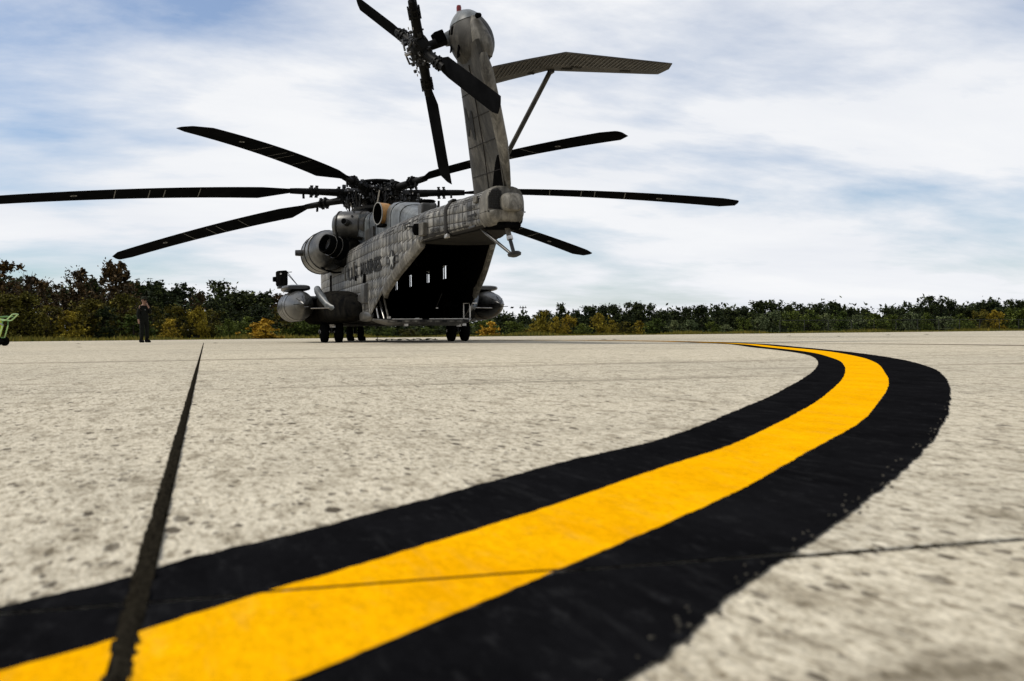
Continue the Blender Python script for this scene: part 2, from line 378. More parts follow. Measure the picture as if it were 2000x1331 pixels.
sl.rings([ring(0, -0.05), ring(0, -0.003), ring(0.001, -0.0008), ring(0.003, 0.0)], True, True)
slab_me = sl.mesh('slab', M['concrete'], 0)
for k in range(K0, K1):
    for l in range(L0, L1):
        o = link('slab', slab_me, apron); o.location = (*RQ(XJ+(k+.5)*SX, YJ+(l+.5)*SY), 0); o.rotation_euler = (0, 0, SROT)
# joint filler, a lumpy bead lying a little below the slab tops
def filler(axis, pos, lo, hi, w, z):
    m_ = MB(); n = 5; rows = []
    seg = []
    t = lo
    while t < hi:
        near = abs(t-(CAM.x if axis == 'x' else CAM.y))
        seg.append(t); t += 0.012 if near < 2.5 else (0.05 if near < 8 else 1.5)
    seg.append(hi)
    jit = 0
    for t in seg:
        r = []; jit = jit*.6+rnd.uniform(-.15, .15)
        for j in range(n):
            s = (j/(n-1)-.5)*2*w*(1+(jit if j in (0, n-1) else jit*.5))
            zz_ = z + (1-abs(j/(n-1)-.5)*2)*0.002 + rnd.uniform(-1, 1)*0.0032
            r.append((*RQ(*((t, pos+s) if axis == 'x' else (pos+s, t))), zz_))
        rows.append(r)
    m_.rings(rows, False, False)
    return m_.build('joint_filler', M['sealant'], apron, 60)
for l in range(L0+1, L1): filler('x', YJ+l*SY, X0, X1, JW*1.02, 0.0042)
for k in range(K0+1, K1): filler('y', XJ+k*SX, Y0, Y1, JW, -0.004)

# painted taxi line: edges measured on the ground, (right, ahead) of the photographer
E_ib = [(-.419,.856),(-.359,.946),(-.315,1.045),(-.248,1.15),(-.186,1.261),(-.074,1.475),(.085,1.783),(.316,2.179),(.572,2.795),(.977,3.837),(1.599,5.615),(2.195,7.578),(2.689,9.62),(3.03,11.9),(3.30,14.6)]
E_yi = [(-.335,.685),(-.290,.745),(-.239,.839),(-.197,.913),(-.146,.99),(.03,1.29),(.245,1.697),(.416,2.012),(.657,2.558),(1.011,3.436),(1.561,4.965),(2.087,6.637),(2.505,8.226),(3.045,10.891),(3.50,14.6)]
E_yo = [(-.134,.67),(-.106,.715),(.045,.971),(.172,1.192),(.321,1.464),(.534,1.899),(.812,2.468),(1.019,2.965),(1.441,4.042),(1.844,5.205),(2.442,7.096),(2.911,8.977),(3.346,11.356),(3.68,14.4)]
E_ob = [(.069,.664),(.102,.715),(.161,.832),(.238,.978),(.334,1.138),(.539,1.515),(.79,2.006),(1.095,2.663),(1.59,3.833),(2.055,5.028),(2.469,6.264),(2.932,8.056),(3.415,10.691),(3.88,14.2)]
FAR = [(3.98, 18.0), (3.98, 21.5), (3.6, 25.5), (2.7, 29.0), (1.3, 32.0), (-0.8, 34.6), (-4.2, 36.6)]
def catmull(P, n):
    P = [np.array(q, float) for q in P]
    P = [2*P[0]-P[1]] + P + [2*P[-1]-P[-2]]
    out = []
    for i in range(1, len(P)-2):
        a, b_, c, d = P[i-1:i+3]
        for t in np.linspace(0, 1, n, endpoint=False):
            out.append(.5*((2*b_)+(-a+c)*t+(2*a-5*b_+4*c-d)*t*t+(-a+3*b_-3*c+d)*t**3))
    out.append(P[-2]); return out
def full_edge(E, off):
    s0 = np.array(E[1])-np.array(E[0]); s0 = s0/np.linalg.norm(s0)
    pre = [tuple(np.array(E[0])-s0*d) for d in (1.6, .5)]
    post = []
    for i, q in enumerate(FAR):
        a = np.array(FAR[max(i-1, 0)]); c = np.array(FAR[min(i+1, len(FAR)-1)]); t = (c-a)/np.linalg.norm(c-a)
        post.append(tuple(np.array(q)+off*np.array((t[1], -t[0]))))
    P = catmull(pre+list(E)+post, 24)
    L = [0]
    for i in range(1, len(P)): L.append(L[-1]+float(np.linalg.norm(P[i]-P[i-1])))
    # resample: dense near, sparse far
    tt = []; t = 0
    while t < L[-1]:
        tt.append(t); t += max(0.012, 0.02*max(0, t-2.0))
    xs = np.interp(tt, L, [q[0] for q in P]); ys = np.interp(tt, L, [q[1] for q in P])
    return np.array(tt)/L[-1], np.stack([xs, ys], 1)
def band(name, Ea, Eb, z, m_, ja, jb):
    ta, A = full_edge(*Ea); tb, B = full_edge(*Eb)
    N = 1500; s = np.linspace(0, 1, N)**1.7
    A = np.stack([np.interp(s, ta, A[:, k]) for k in (0, 1)], 1); B = np.stack([np.interp(s, tb, B[:, k]) for k in (0, 1)], 1)
    def rough(n_, amp):
        r = np.zeros(n_)
        for period, w in ((1, .55), (2, .5), (6, .4), (40, .25)):
            k = np.array([rnd.uniform(-1, 1) for _ in range(n_//period+3)])
            r += w*np.interp(np.arange(n_), np.arange(len(k))*period, k)
        return r*amp
    D = B-A; D /= np.linalg.norm(D, axis=1)[:, None]
    A = A + D*rough(N, ja)[:, None]; B = B + D*rough(N, jb)[:, None]
    bm = bmesh.new(); W = 5; rows = []
    for i in range(N):
        rows.append([bm.verts.new(G(*(A[i]+(B[i]-A[i])*j/(W-1)), z)) for j in range(W)])
    for i in range(N-1):
        for j in range(W-1): bm.faces.new((rows[i][j], rows[i][j+1], rows[i+1][j+1], rows[i+1][j]))
    for axis, jp in (('y', YJ), ('x', XJ), ('x', XJ+SX), ('x', XJ+2*SX), ('x', XJ+3*SX), ('x', XJ+4*SX), ('y', YJ-SY)):
        i = 1 if axis == 'y' else 0
        w = 0.0075 if (axis, jp) == ('y', YJ) else 0.004
        for sgn in (-1, 1):
            co = [PIV[0], PIV[1]]; co[i] = jp+sgn*w; co = (*RQ(*co), 0)
            no = (math.cos(SROT), math.sin(SROT), 0) if i == 0 else (-math.sin(SROT), math.cos(SROT), 0)
            bmesh.ops.bisect_plane(bm, geom=bm.verts[:]+bm.edges[:]+bm.faces[:], plane_co=co, plane_no=no)
        bmesh.ops.delete(bm, geom=[q for q in bm.faces if abs(RQ(*q.calc_center_median()[:2], -1)[i]-jp) < w], context='FACES')
    bmesh.ops.recalc_face_normals(bm, faces=bm.faces)
    if bm.faces[0].normal.z < 0: bmesh.ops.reverse_faces(bm, faces=bm.faces)
    me = bpy.data.meshes.new(name); bm.to_mesh(me); bm.free(); me.materials.append(m_)
    return me
taxi = empty('taxi_line', G(0.25, 1.7)); tag(taxi, 'curving yellow taxi line with black borders painted on the concrete', 'line marking', None, 'structure')
def painted(name, me):
    o = link(name, me, taxi); o.matrix_parent_inverse = Matrix.Translation(taxi.location).inverted(); return o
painted('black_border', band('black_border', (E_ib, -.27), (E_yi, -.085), 0.0025, M['black_paint'], 0.0045, 0.002))
painted('yellow_stripe', band('yellow_stripe', (E_yi, -.09), (E_yo, .09), 0.0040, M['yellow'], 0.0022, 0.0022))
painted('black_border', band('black_border', (E_yo, .085), (E_ob, .33), 0.0025, M['black_paint'], 0.002, 0.0055))
gr_ = MB(); g = random.Random(77); tE, PE = full_edge(E_ob, .33)
LE_ = [i for i in range(len(PE)) if .55 < PE[i][1] < 3.2]
for i in range(80):
    j = g.choice(LE_); q = PE[j]; sz = g.uniform(.0010, .0026)*(1+q[1]*.25)
    p_ = G(q[0]+g.gauss(-.010, .010), q[1]+g.gauss(0, .010), .0030)
    gr_.box(p_, (sz*g.uniform(.7, 1.5), sz*g.uniform(.7, 1.4), sz*.7), Matrix.Rotation(g.uniform(0, 3), 3, 'Z') @ Matrix.Rotation(g.uniform(-.6, .6), 3, 'X'))
M['grit'] = m_plain('loose_grit', (0.07, 0.063, 0.05), 0.95, 0, 0.05, 0.8, 300)
tag(gr_.build('loose_grit', M['grit'], None, 0), 'loose grit scattered along the outer black paint edge', 'grit', None, 'stuff')
# thin faded guide line running off to the right
gl = MB(); rows = []
x = -34.0
while x < 22:
    j = rnd.uniform(-.006, .006); rows.append([(x, -4.12+j, .008), (x, -4.17+j, .008)]); x += .4
gl.rings(rows, False, False)
M['faded'] = m_paint('faded_line_paint', (0.36, 0.20, 0.06), (0.12, 0.08, 0.05), 0.5)
g = gl.build('guide_line', M['faded'], None, 0); tag(g, 'thin faded guide line crossing the apron at right', 'line marking', None, 'structure')

# ------------------------------------------------------------------ helicopter (x forward, y left, z up, origin on the ground under the rotor head)
heli = empty('helicopter', (0, 0, 0))
tag(heli, 'large weathered grey military transport helicopter with open rear ramp, parked facing away', 'helicopter')
XS = [-15.2, -15, -14, -12.8, -11, -9.5, -8, -6.5, 4.0, 5.4, 6.4, 7.1, 7.6]
HWS = [.41, .43, .52, .66, .95, 1.17, 1.30, 1.35, 1.35, 1.28, 1.08, .75, .35]
ZTX = [-15.2, -13, -11, -9.5, -8, -6, 4, 5.2, 6.4, 7.1, 7.6]; ZT = [3.12, 3.13, 3.10, 3.04, 2.98, 2.95, 2.95, 2.92, 2.5, 2.05, 1.7]
ZBX = [-15.2, -12.8, -11.35, -6.4, -6.2, 4, 5.4, 6.4, 7.1, 7.6]; ZB = [2.34, 2.36, 2.36, .64, .54, .54, .6, .75, .95, 1.2]
RTX = [-15.2, -11, -8, 4, 7.6]; RT = [.24, .27, .30, .32, .22]
RBX = [-15.2, -12, -11.3, -6.5, -6, 4, 7.6]; RB = [.20, .16, .05, .05, .30, .32, .2]
def I(x, X, V): return float(np.interp(x, X, V))
def hw(x): return I(x, XS, HWS)
def profile(x):
    """half section on the left, from the belly centre line up to the roof centre line"""
    w, zt, zb, rt_, rb = hw(x), I(x, ZTX, ZT), I(x, ZBX, ZB), I(x, RTX, RT), I(x, RBX, RB)
    P = [(0, zb), ((w-rb)*.5, zb), (w-rb, zb)]
    P += [(w-rb+rb*math.sin(a), zb+rb-rb*math.cos(a)) for a in (math.pi/8, math.pi/4, 3*math.pi/8, math.pi/2)]
    z0, z1 = zb+rb, zt-rt_
    P += [(w, z0+(z1-z0)*t) for t in np.linspace(0, 1, 13)[1:]]
    P += [(w-rt_+rt_*math.cos(a), zt-rt_+rt_*math.sin(a)) for a in np.linspace(0, math.pi/2, 7)[1:]]
    P += [((w-rt_)*t, zt+0.05*(1-t*t)) for t in (.66, .33, 0)]
    return P
WIN = [(-4.15, .62), (-1.8, .62), (1.1, .62), (3.75, .62)]; WZ = (1.86, 2.36)
xs = sorted(set([round(q, 3) for q in np.arange(-15.0, 7.6, .4)] + [7.6, -6.4, -11.35, -6.2] + [round(c+s*w/2, 3) for c, w in WIN for s in (-1, 1)]))
np_ = len(profile(0)); nring = 2*np_-2
v = []; fcs = []
for x in xs:
    P = profile(x)
    v += [(x, y, z) for y, z in P] + [(x, -y, z) for y, z in P[-2:0:-1]]
for i in range(len(xs)-1):
    xm = (xs[i]+xs[i+1])/2
    for j in range(nring):
        k = (j+1) % nring
        jj = j if j < np_-1 else nring-1-j            # half-profile segment index
        if -11.3 < xm < -6.4 and jj < 6: continue      # ramp opening
        if jj >= 6 and jj < 18:
            zc = (v[i*nring+j][2]+v[i*nring+k][2]+v[(i+1)*nring+j][2]+v[(i+1)*nring+k][2])/4
            yc = v[i*nring+j][1]
            if any(abs(xm-c) < w/2 for c, w in WIN) and WZ[0] < zc < WZ[1] and yc < 0: continue
        fcs.append((i*nring+j, i*nring+k, (i+1)*nring+k, (i+1)*nring+j))
fcs.append(tuple((len(xs)-1)*nring+j for j in range(nring)))
fus = MB().add(v, fcs)
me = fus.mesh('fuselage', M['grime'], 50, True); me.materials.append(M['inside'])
fuselage = link('fuselage', me, heli)
# make sure the normals point outwards before thickening
bm = bmesh.new(); bm.from_mesh(me); bm.faces.ensure_lookup_table()
bm.normal_update()
tst = max(bm.faces, key=lambda q: q.calc_center_median().y)
if tst.normal.y < 0: bmesh.ops.reverse_faces(bm, faces=bm.faces); bm.to_mesh(me)
bm.free()
sm = fuselage.modifiers.new('thickness', 'SOLIDIFY'); sm.thickness = 0.03; sm.offset = -1; sm.material_offset = 1; sm.material_offset_rim = 0
# window frames and panes on the right wall
for c, w in WIN:
    fr = MB(); y = -hw(c)+.012
    for zz_ in WZ: fr.box((c, y, zz_-.03), (w+.06, .05, .05))
    for s in (-1, 1): fr.box((c+s*w/2, y, sum(WZ)/2-.03), (.05, .048, .5))
    fr.box((c+.05, y, sum(WZ)/2-.03), (.03, .03, .42))
    wf = fr.build('window', M['inside'], heli, 0)
    MB().box((c, y-.02, sum(WZ)/2-.03), (w-.05, .008, WZ[1]-WZ[0]-.05)).build('pane', M['glass'], wf, 0)

# --- quilted skin panels lying on the fuselage skin
def path(x):
    """side and shoulder of the section as an arclength path"""
    P = [np.array(q) for q in profile(x)[4:-2]]
    L = [0.0]
    for i in range(1, len(P)): L.append(L[-1]+float(np.linalg.norm(P[i]-P[i-1])))
    return P, np.array(L)
def surf(x, s, off):
    P, L = path(x); t = s*L[-1]
    y = np.interp(t, L, [q[0] for q in P]); z = np.interp(t, L, [q[1] for q in P])
    y2 = np.interp(t+.02, L, [q[0] for q in P]); z2 = np.interp(t+.02, L, [q[1] for q in P])
    y1 = np.interp(t-.02, L, [q[0] for q in P]); z1 = np.interp(t-.02, L, [q[1] for q in P])
    ty, tz = y2-y1, z2-z1; n = math.hypot(ty, tz) or 1
    return (x, y+off*tz/n, z-off*ty/n)
cols = []
x = -14.95
while x < 5.2:
    w = .27 if x < -12.9 else (.34 if x < -6.6 else .50)
    cols.append((x, min(x+w, 5.3))); x += w
pan_l = []
for (a, b) in cols:
    P, L = path((a+b)/2); gap = .0045; T = L[-1]; d = 0.0; r = 0
    while d < T-.06:
        h = .20 if a < -11.3 else .255
        e = min(d+h, T)
        if T-e < .10: e = T
        pan_l.append((a+gap, b-gap, 1-(e-gap)/T, 1-(d+gap)/T)); d = e
def panel_verts(pn, side):
    a, b, s0, s1 = pn; V = []; F = []
    A = (0, .05, .5, .95, 1)
    bul = rnd.uniform(-.001, .003)
    for i, u in enumerate(A):
        for j, w in enumerate(A):
            e = (0 if i in (0, 4) or j in (0, 4) else 1); cc = 1 if (i == 2 and j == 2) else (.55 if (i == 2 or j == 2) else 0)
            q = surf(a+(b-a)*u, s0+(s1-s0)*w, -.002 if not e else .0035+bul*cc)
            V.append((q[0], q[1]*side, q[2]))
    for i in range(4):
        for j in range(4):
            q = (i*5+j, i*5+j+1, (i+1)*5+j+1, (i+1)*5+j)
            F.append(q if side > 0 else q[::-1])
    return V, F
order = sorted(pan_l, key=lambda q: q[0])
for pn in order[:290]:
    MB().add(*panel_verts(pn, 1)).build('skin_panel', M['panel'], heli, 60, True)
rest = MB()
for pn in order[290:]: rest.add(*panel_verts(pn, 1))
for pn in pan_l:
    q = surf((pn[0]+pn[1])/2, (pn[2]+pn[3])/2, 0)
    if any(pn[0] < c+w/2 and pn[1] > c-w/2 for c, w in WIN) and WZ[0]-.16 < q[2] < WZ[1]+.16: continue
    rest.add(*panel_verts(pn, -1))
M['panel_rest'] = m_skin('aircraft_grey_far_side', (0.34, 0.33, 0.305), (0.13, 0.125, 0.115), False, 0.62)
tag(rest.build('skin_panelling', M['panel_rest'], heli, 60, True), kind='stuff')

# belly of the tail boom and the pale fairings along the ramp opening
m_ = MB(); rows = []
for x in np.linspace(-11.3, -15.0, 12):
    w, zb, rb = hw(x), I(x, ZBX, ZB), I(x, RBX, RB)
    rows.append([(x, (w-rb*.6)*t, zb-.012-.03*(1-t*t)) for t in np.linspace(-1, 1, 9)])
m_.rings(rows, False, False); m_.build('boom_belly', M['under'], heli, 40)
for s in (1, -1):
    rows = []
    for x in np.linspace(-8.45, -11.25, 10):
        w, z = hw(x), I(x, ZBX, ZB)
        sec = [(w+.012, z+.17), (w+.035, z+.06), (w-.02, z-.09), (w-.11, z-.10), (w-.14, z-.02), (w-.10, z+.14)]
        rows.append([(x, s*y, zz_) for y, zz_ in sec])
    z0 = rows[0]
    rows.insert(0, [(q[0]+.18, q[1]*.995, q[2]-.10+(.06 if i in (0, 5) else 0)) for i, q in enumerate(z0)])
    fa = MB().rings(rows).build('ramp_fairing', M['pale'], heli, 45); bevel(fa, .015)
# fold joint ring round the tail boom
rows = []
for x, o in ((-12.93, .012), (-12.90, .03), (-12.80, .03), (-12.77, .012)):
    P = profile(x); ring_ = [(x, y*(1+o/.6), z+(o if z > 2.7 else -o)) for y, z in P] + [(x, -y*(1+o/.6), z+(o if z > 2.7 else -o)) for y, z in P[-2:0:-1]]
    rows.append(ring_)
MB().rings(rows, True, False).build('fold_joint', M['grime'], heli, 50)
bevel(MB().box((-12.86, .64, 2.36), (.24, .08, .09)).build('fold_latch', M['steel'], heli), .015)
bevel(MB().box((-12.86, .52, 3.13), (.42, .10, .05)).build('fold_hinge', M['dkmetal'], heli), .015)
bevel(MB().box((-14.5, .50, 2.40), (.5, .03, .04)).build('step_plate', M['dkmetal'], heli), .01)
# seam flange, access doors
bevel(MB().box((-14.72, .485, 2.93), (.22, .05, .14), Matrix.Rotation(.08, 3, 'Z')).build('access_door', M['pale'], heli), .02)
bevel(MB().box((-11.58, .90, 2.63), (.30, .12, .30), Matrix.Rotation(.14, 3, 'Z')).build('sensor_box', M['pale'], heli), .02)
MB().lathe([(0, .06), (.03, .14), (.14, .13), (.17, .05)], (-11.22, .90, 2.66), (0.1, 1, 0), 16).build('sensor_dome', M['soot_shade'], heli)
an = MB().tube([(-10.95, .95, 2.75), (-10.95, 1.12, 2.75)], .022, 8); an.tube([(-10.6, 1.13, 2.83), (-11.2, 1.13, 2.81)], .022, 8); an.tube([(-10.6, 1.13, 2.70), (-10.62, 1.13, 2.83)], .018, 8); an.tube([(-10.6, 1.13, 2.71), (-10.9, 1.13, 2.75)], .018, 8)
an.build('towel_rail_antenna', M['dkmetal'], heli)
# tail end: lower lip, black solid painting in the hollow's shade, mesh vent and domed tail cone
rows = []
for x, k, dz in ((-14.95, 1.02, .0), (-15.15, 1.02, .0), (-15.42, .98, .03), (-15.58, .86, .09), (-15.62, .74, .14)):
    w = .40*k; r = []
    for t in np.linspace(0, 1, 21):
        a = math.pi*t; r.append((x, .075+w*math.cos(a)*(1-.06*math.sin(a)), 2.60-(.27-dz)*min(1, math.sin(a)*1.35)))
    r += [(x, .075-w*.9, 2.63), (x, .075+w*.9, 2.63)]
    rows.append(r)
lip = MB().rings(rows).build('tail_lip', M['pale'], heli, 45)
MB().lathe([(0, .20), (.05, .25), (.10, .20)], (-15.35, -.02, 2.30), (0, 0, 1), 18).build('skid_well', M['soot_shade'], heli)
hol = MB(); hol.rings([[(-15.0, .40, 2.335), (-15.0, -.30, 2.335), (-15.56, -.2, 2.40), (-15.56, .24, 2.40)], [(-15.0, .36, 2.30), (-15.0, -.34, 2.30), (-15.5, -.2, 2.36), (-15.5, .2, 2.36)]])
hol.build('tail_hollow_shade', M['soot_shade'], heli)
rows = []
for x, k in ((-14.95, 1.03), (-15.40, 1.02), (-15.50, .97), (-15.52, .90)):
    w = .385*k
    rows.append([(x, .075+w*math.copysign(abs(math.cos(a))**.55, math.cos(a)), 2.62+.50*k*abs(math.sin(a))**.6) for a in np.linspace(0, math.pi, 15)])
sh = MB().rings(rows).build('vent_housing', M['pale'], heli, 45)
MB().rings([[(-15.525, .45*k, 2.66), (-15.525, .45*k, 2.90), (-15.525, .37*k, 3.04), (-15.525, .25*k, 3.07), (-15.525, .17*k, 3.0), (-15.525, .17*k, 2.66)] for k in (1,)]+[[(-15.535, .44, 2.67), (-15.535, .44, 2.90), (-15.535, .36, 3.03), (-15.535, .25, 3.06), (-15.535, .18, 2.99), (-15.535, .18, 2.67)]]).build('vent_screen', M['vent'], heli, 0)
vb = MB()
for i in range(7): vb.box((-15.542, .20+i*.037, 2.84), (.012, .008, .36-.02*max(0, i-3)))
for i in range(8): vb.box((-15.542, .31, 2.69+i*.045), (.010, .25, .007))
vb.build('vent_bars', M['grime'], heli, 0)
rows = []
for x, k in ((-15.45, 1.0), (-15.66, .98), (-15.78, .90), (-15.86, .74), (-15.90, .45)):
    w = .215*k
    rows.append([(x, -.0+w*math.copysign(abs(math.cos(a))**.6, math.cos(a)), 2.60+.16*k+(.19*k)*math.copysign(abs(math.sin(a))**.7, math.sin(a))+.02) for a in np.linspace(0, 2*math.pi, 25)[:-1]])
MB().rings(rows).build('tail_cone', M['pale'], heli, 50)
sb = MB()
for i in range(17):
    sb.box((-15.60+.02*abs(i-8)*.4, -.30+i*.046, 2.606), (.03, .020, .022))
sb.build('rivet_row', M['soot_shade'], heli, 0)

# --- tail skid
sk = empty('tail_skid'); sk.parent = heli
MB().tube([(-15.32, .02, 2.40), (-15.40, -.02, 2.12)], [.055, .05], 14).build('strut_sleeve', M['pale'], sk)
MB().tube([(-15.40, -.02, 2.14), (-15.42, -.03, 2.07)], .062, 14).build('collar', M['steel'], sk)
MB().tube([(-15.40, -.02, 2.12), (-15.52, -.07, 1.80)], .038, 12).build('strut', M['dkmetal'], sk)
MB().tube([(-14.5, .30, 2.36), (-14.7, .24, 2.24), (-15.46, -.03, 1.79)], [.03, .038, .03], 10).build('drag_rod', M['skin'], sk)
MB().lathe([(-.05, .05), (-.02, .13), (.02, .14), (.05, .11), (.06, .03)], (-15.53, -.08, 1.77), (.15, .1, 1), 20).build('shoe', M['dkmetal'], sk)

# --- canted tail pylon
def foil(le, te, th, y, z, n=12, lean=.29):
    """aerofoil ring around the pylon section; thickness across y"""
    c = le-te; P = []
    for i in range(n+1):
        t = i/n; xx = le-c*t
        h = th*2.2*(.2969*math.sqrt(t)-.126*t-.3516*t*t+.2843*t**3-.06*t**4)
        P.append((t, xx, max(h, .035*th/.4)))
    L = [(xx, y+h, z-lean*h) for t, xx, h in P]; R = [(xx, y-h, z+lean*h) for t, xx, h in P]
    return L+R[::-1]
PY = lambda z: .29*(z-2.95)
secs = [(2.85, -13.0, -15.35, .52), (3.3, -13.3, -15.55, .50), (4.0, -13.72, -15.88, .46), (4.8, -14.2, -16.05, .43), (5.75, -14.72, -16.2, .40)]
MB().rings([foil(le, te, th, PY(z), z) for z, le, te, th in secs]).build('tail_pylon', M['fin'], heli, 50)
# raised trailing fairing with its pointed foot, and a black patch painting in the slot's shade beside it
fr_ = []
for z, x, w, d in ((2.98, -15.42, .02, .03), (3.15, -15.54, .045, .06), (3.45, -15.70, .07, .09), (3.9, -15.91, .10, .11), (4.6, -16.08, .11, .11), (5.2, -16.20, .11, .11), (5.48, -16.24, .06, .08)):
    y = PY(z)-.03
    fr_.append([(x+.10, y+w, z-.02), (x-d*.35, y+w*.9, z), (x-d, y+w*.35, z), (x-d, y-w*.35, z), (x-d*.35, y-w*.9, z), (x+.10, y-w, z+.02)])
MB().rings(fr_).build('trailing_fairing', M['pale'], heli, 60)
def pylon_side(z, t, off):
    le, te, th = (I(z, [q[0] for q in secs], [q[i] for q in secs]) for i in (1, 2, 3))
    h = th*2.2*(.2969*math.sqrt(t)-.126*t-.3516*t*t+.2843*t**3-.06*t**4)
    return (le-(le-te)*t, PY(z)+h+off, z-.29*h)
sl_ = MB()
for off in (.012,):
    sl_.rings([[pylon_side(z, t, off) for t in np.linspace(t0, .97, 6)]+[pylon_side(z, t, -.03) for t in np.linspace(.97, t0, 6)] for z, t0 in ((3.02, .70), (3.15, .70), (3.30, .745), (3.45, .80), (3.60, .87), (3.70, .94))])
sl_.build('pylon_slot_shade', M['soot_shade'], heli, 0)
# seams on the pylon
se = MB()
def pyl_pt(z, t, off=.006):
    le, te, th = (I(z, [q[0] for q in secs], [q[i] for q in secs]) for i in (1, 2, 3))
    h = th*2.2*(.2969*math.sqrt(t)-.126*t-.3516*t*t+.2843*t**3-.06*t**4)
    return Vector((le-(le-te)*t, PY(z)+h+off, z-.29*h))
se.tube([pyl_pt(z, .60) for z in np.linspace(3.05, 5.45, 14)], .010, 6)
for z in (3.55, 4.1, 4.6, 5.05): se.tube([pyl_pt(z-.12*(t-.1), t) for t in np.linspace(.08, .97, 9)], .008, 6)
se.build('pylon_seams', M['grime'], heli)
# gearbox fairing on top
rows = []
GC = Vector((-15.28, .70, 6.0))
for t in np.linspace(-1, 1, 17):
    # t along the height axis (leaning), egg outline
    zz_ = .56*t; k = math.sqrt(max(0, 1-abs(t)**2.3)); k = max(k, .03)
    wy = (.40 if t < 0 else .40*(1-.22*t))*k; lx = (.62-.10*t)*k
    cx = GC.x + .10*t; cy = GC.y + .14*t; cz = GC.z+zz_
    rows.append([(cx+lx*math.cos(a)*(1.0 if math.cos(a) > 0 else 1.12), cy+wy*math.sin(a), cz-.22*wy*math.sin(a)) for a in np.linspace(0, 2*math.pi, 29)[:-1]])
MB().rings(rows).build('tail_gearbox_fairing', M['fin'], heli, 60)
rows = []
for t in np.linspace(0, 1, 13):
    z = 5.50+t*.80; k = math.sin(math.pi*min(1, .12+t*.80))**.75
    w = .235*k*(1-.35*t)+.012; d = (.30-.12*t)*k
    cy = .60+.19*t; cx = -15.90+.12*t
    rows.append([(cx-d*math.cos(a)**1.0, cy-.03+w*math.sin(a), z) for a in np.linspace(-math.pi/2, math.pi/2, 13)])
MB().rings(rows).build('rear_blister', M['pale'], heli, 60)
MB().tube([(-15.93, .73, 6.27), (-16.06, .73, 6.24)], [.055, .045], 12).build('position_light', M['soot_shade'], heli)
rows = []
for t in np.linspace(0, 1, 6):
    zz_ = 6.30+.27*t; k = math.sqrt(max(0, 1-((zz_-6.0)/.575)**2.3)); k = max(k, .05)
    tt = (zz_-6.0)/.56; wy = .40*(1-.22*tt)*k+.008; lx = (.62-.1*tt)*k+.008
    rows.append([(-15.28+.1*tt+lx*math.cos(a)*(1 if math.cos(a) > 0 else 1.12), .70+.14*tt+wy*math.sin(a), zz_-.22*wy*math.sin(a)) for a in np.linspace(math.pi*.35, math.pi*1.32, 16)])
MB().rings(rows, False, False).build('top_cover', M['blue_grey'], heli, 60)
bc = empty('anti_collision_beacon'); bc.parent = heli
MB().tube([(-15.02, .86, 6.50), (-15.02, .865, 6.60)], .05, 12).build('beacon_base', M['steel'], bc)
MB().lathe([(0, .048), (.08, .05), (.12, .04), (.13, .01)], (-15.02, .865, 6.60), (0, .02, 1), 14).build('beacon_lens', M['red'], bc)
for (dx, z, w, h, ya) in ((.05, 6.19, .10, .16, 0), (.26, 6.20, .10, .12, 0), (.20, 5.92, .11, .22, 0), (-.16, 5.83, .07, .30, 0), (.0, 5.72, .12, .12, 0)):
    tt = (z-6.0)/.56; k = math.sqrt(max(0, 1-abs(tt)**2.3)); wy = (.40 if tt < 0 else .40*(1-.22*tt))*k; lx = (.62-.1*tt)*k
    x = -15.42+dx; ca = max(-.98, min(.98, (x-(-15.28+.1*tt))/(lx*(1 if x > -15.28 else 1.12)))); yy = .70+.14*tt+wy*math.sqrt(1-ca*ca)
    nrm = Vector((ca/lx, math.sqrt(1-ca*ca)/wy, 0)).normalized(); R = Matrix.Rotation(math.atan2(nrm.y, nrm.x), 3, 'Z') @ Matrix.Rotation(-.12, 3, 'Y')
    bevel(MB().box((x, yy, z-.22*wy*math.sqrt(1-ca*ca)), (.03, w, h), R).build('cooling_louvre', M['soot_shade'], heli), .02)

# --- stabiliser with brace
st = empty('stabilizer'); st.parent = heli
def stab_prof(t, th): return max(th*2.2*(.2969*math.sqrt(t)-.126*t-.3516*t*t+.2843*t**3-.06*t**4), .006)
def stab_sec(y, zl, zt_, le, te, th):
    T = [i/9 for i in range(10)]
    U = [(le-(le-te)*t, y, zl+(zt_-zl)*t+stab_prof(t, th)) for t in T]; D = [(le-(le-te)*t, y, zl+(zt_-zl)*t-stab_prof(t, th)) for t in T]
    return U+D[::-1]
SS = [(.46, 5.15, 5.29, -14.82, -16.02, .16), (-.2, 5.35, 5.47, -14.87, -16.0, .15), (-1.02, 5.59, 5.67, -14.88, -16.0, .14), (-3.28, 5.64, 5.60, -14.95, -16.0, .09)]
MB().rings([stab_sec(*q) for q in SS]+[stab_sec(-3.42, 5.63, 5.61, -15.02, -15.55, .03)]).build('surface', M['fin'], st, 40)
def stab_at(y, t):
    Y = [q[0] for q in SS][::-1]
    zl, zt_, le, te, th = [I(y, Y, [q[i] for q in SS][::-1]) for i in (1, 2, 3, 4, 5)]
    return le-(le-te)*t, zl+(zt_-zl)*t, stab_prof(t, th)
rib_me = None
for i in range(40):
    y = .28-i*.09
    r = MB(); pts = []
    for t in (.40, .55, .7, .85, .97):
        x_, z, h = stab_at(y, t); pts.append((x_, y, z-h-.003))
    r.tube(pts, [.010]*5, 5); r.build('corrugation', M['skin'], st)
for y, t in ((-.55, .22), (-1.35, .22), (-1.5, .34), (-2.6, .25)):
    x_, z, h = stab_at(y, t)
    bevel(MB().box((x_, y, z-h-.002), (.10, .22, .02)).build('hand_hole_cover', M['grime'], st), .008)
MB().tube([(-14.95, -1.07, 5.58), (-14.5, -.22, 3.84)], .05, 12).build('brace', M['fin'], st)
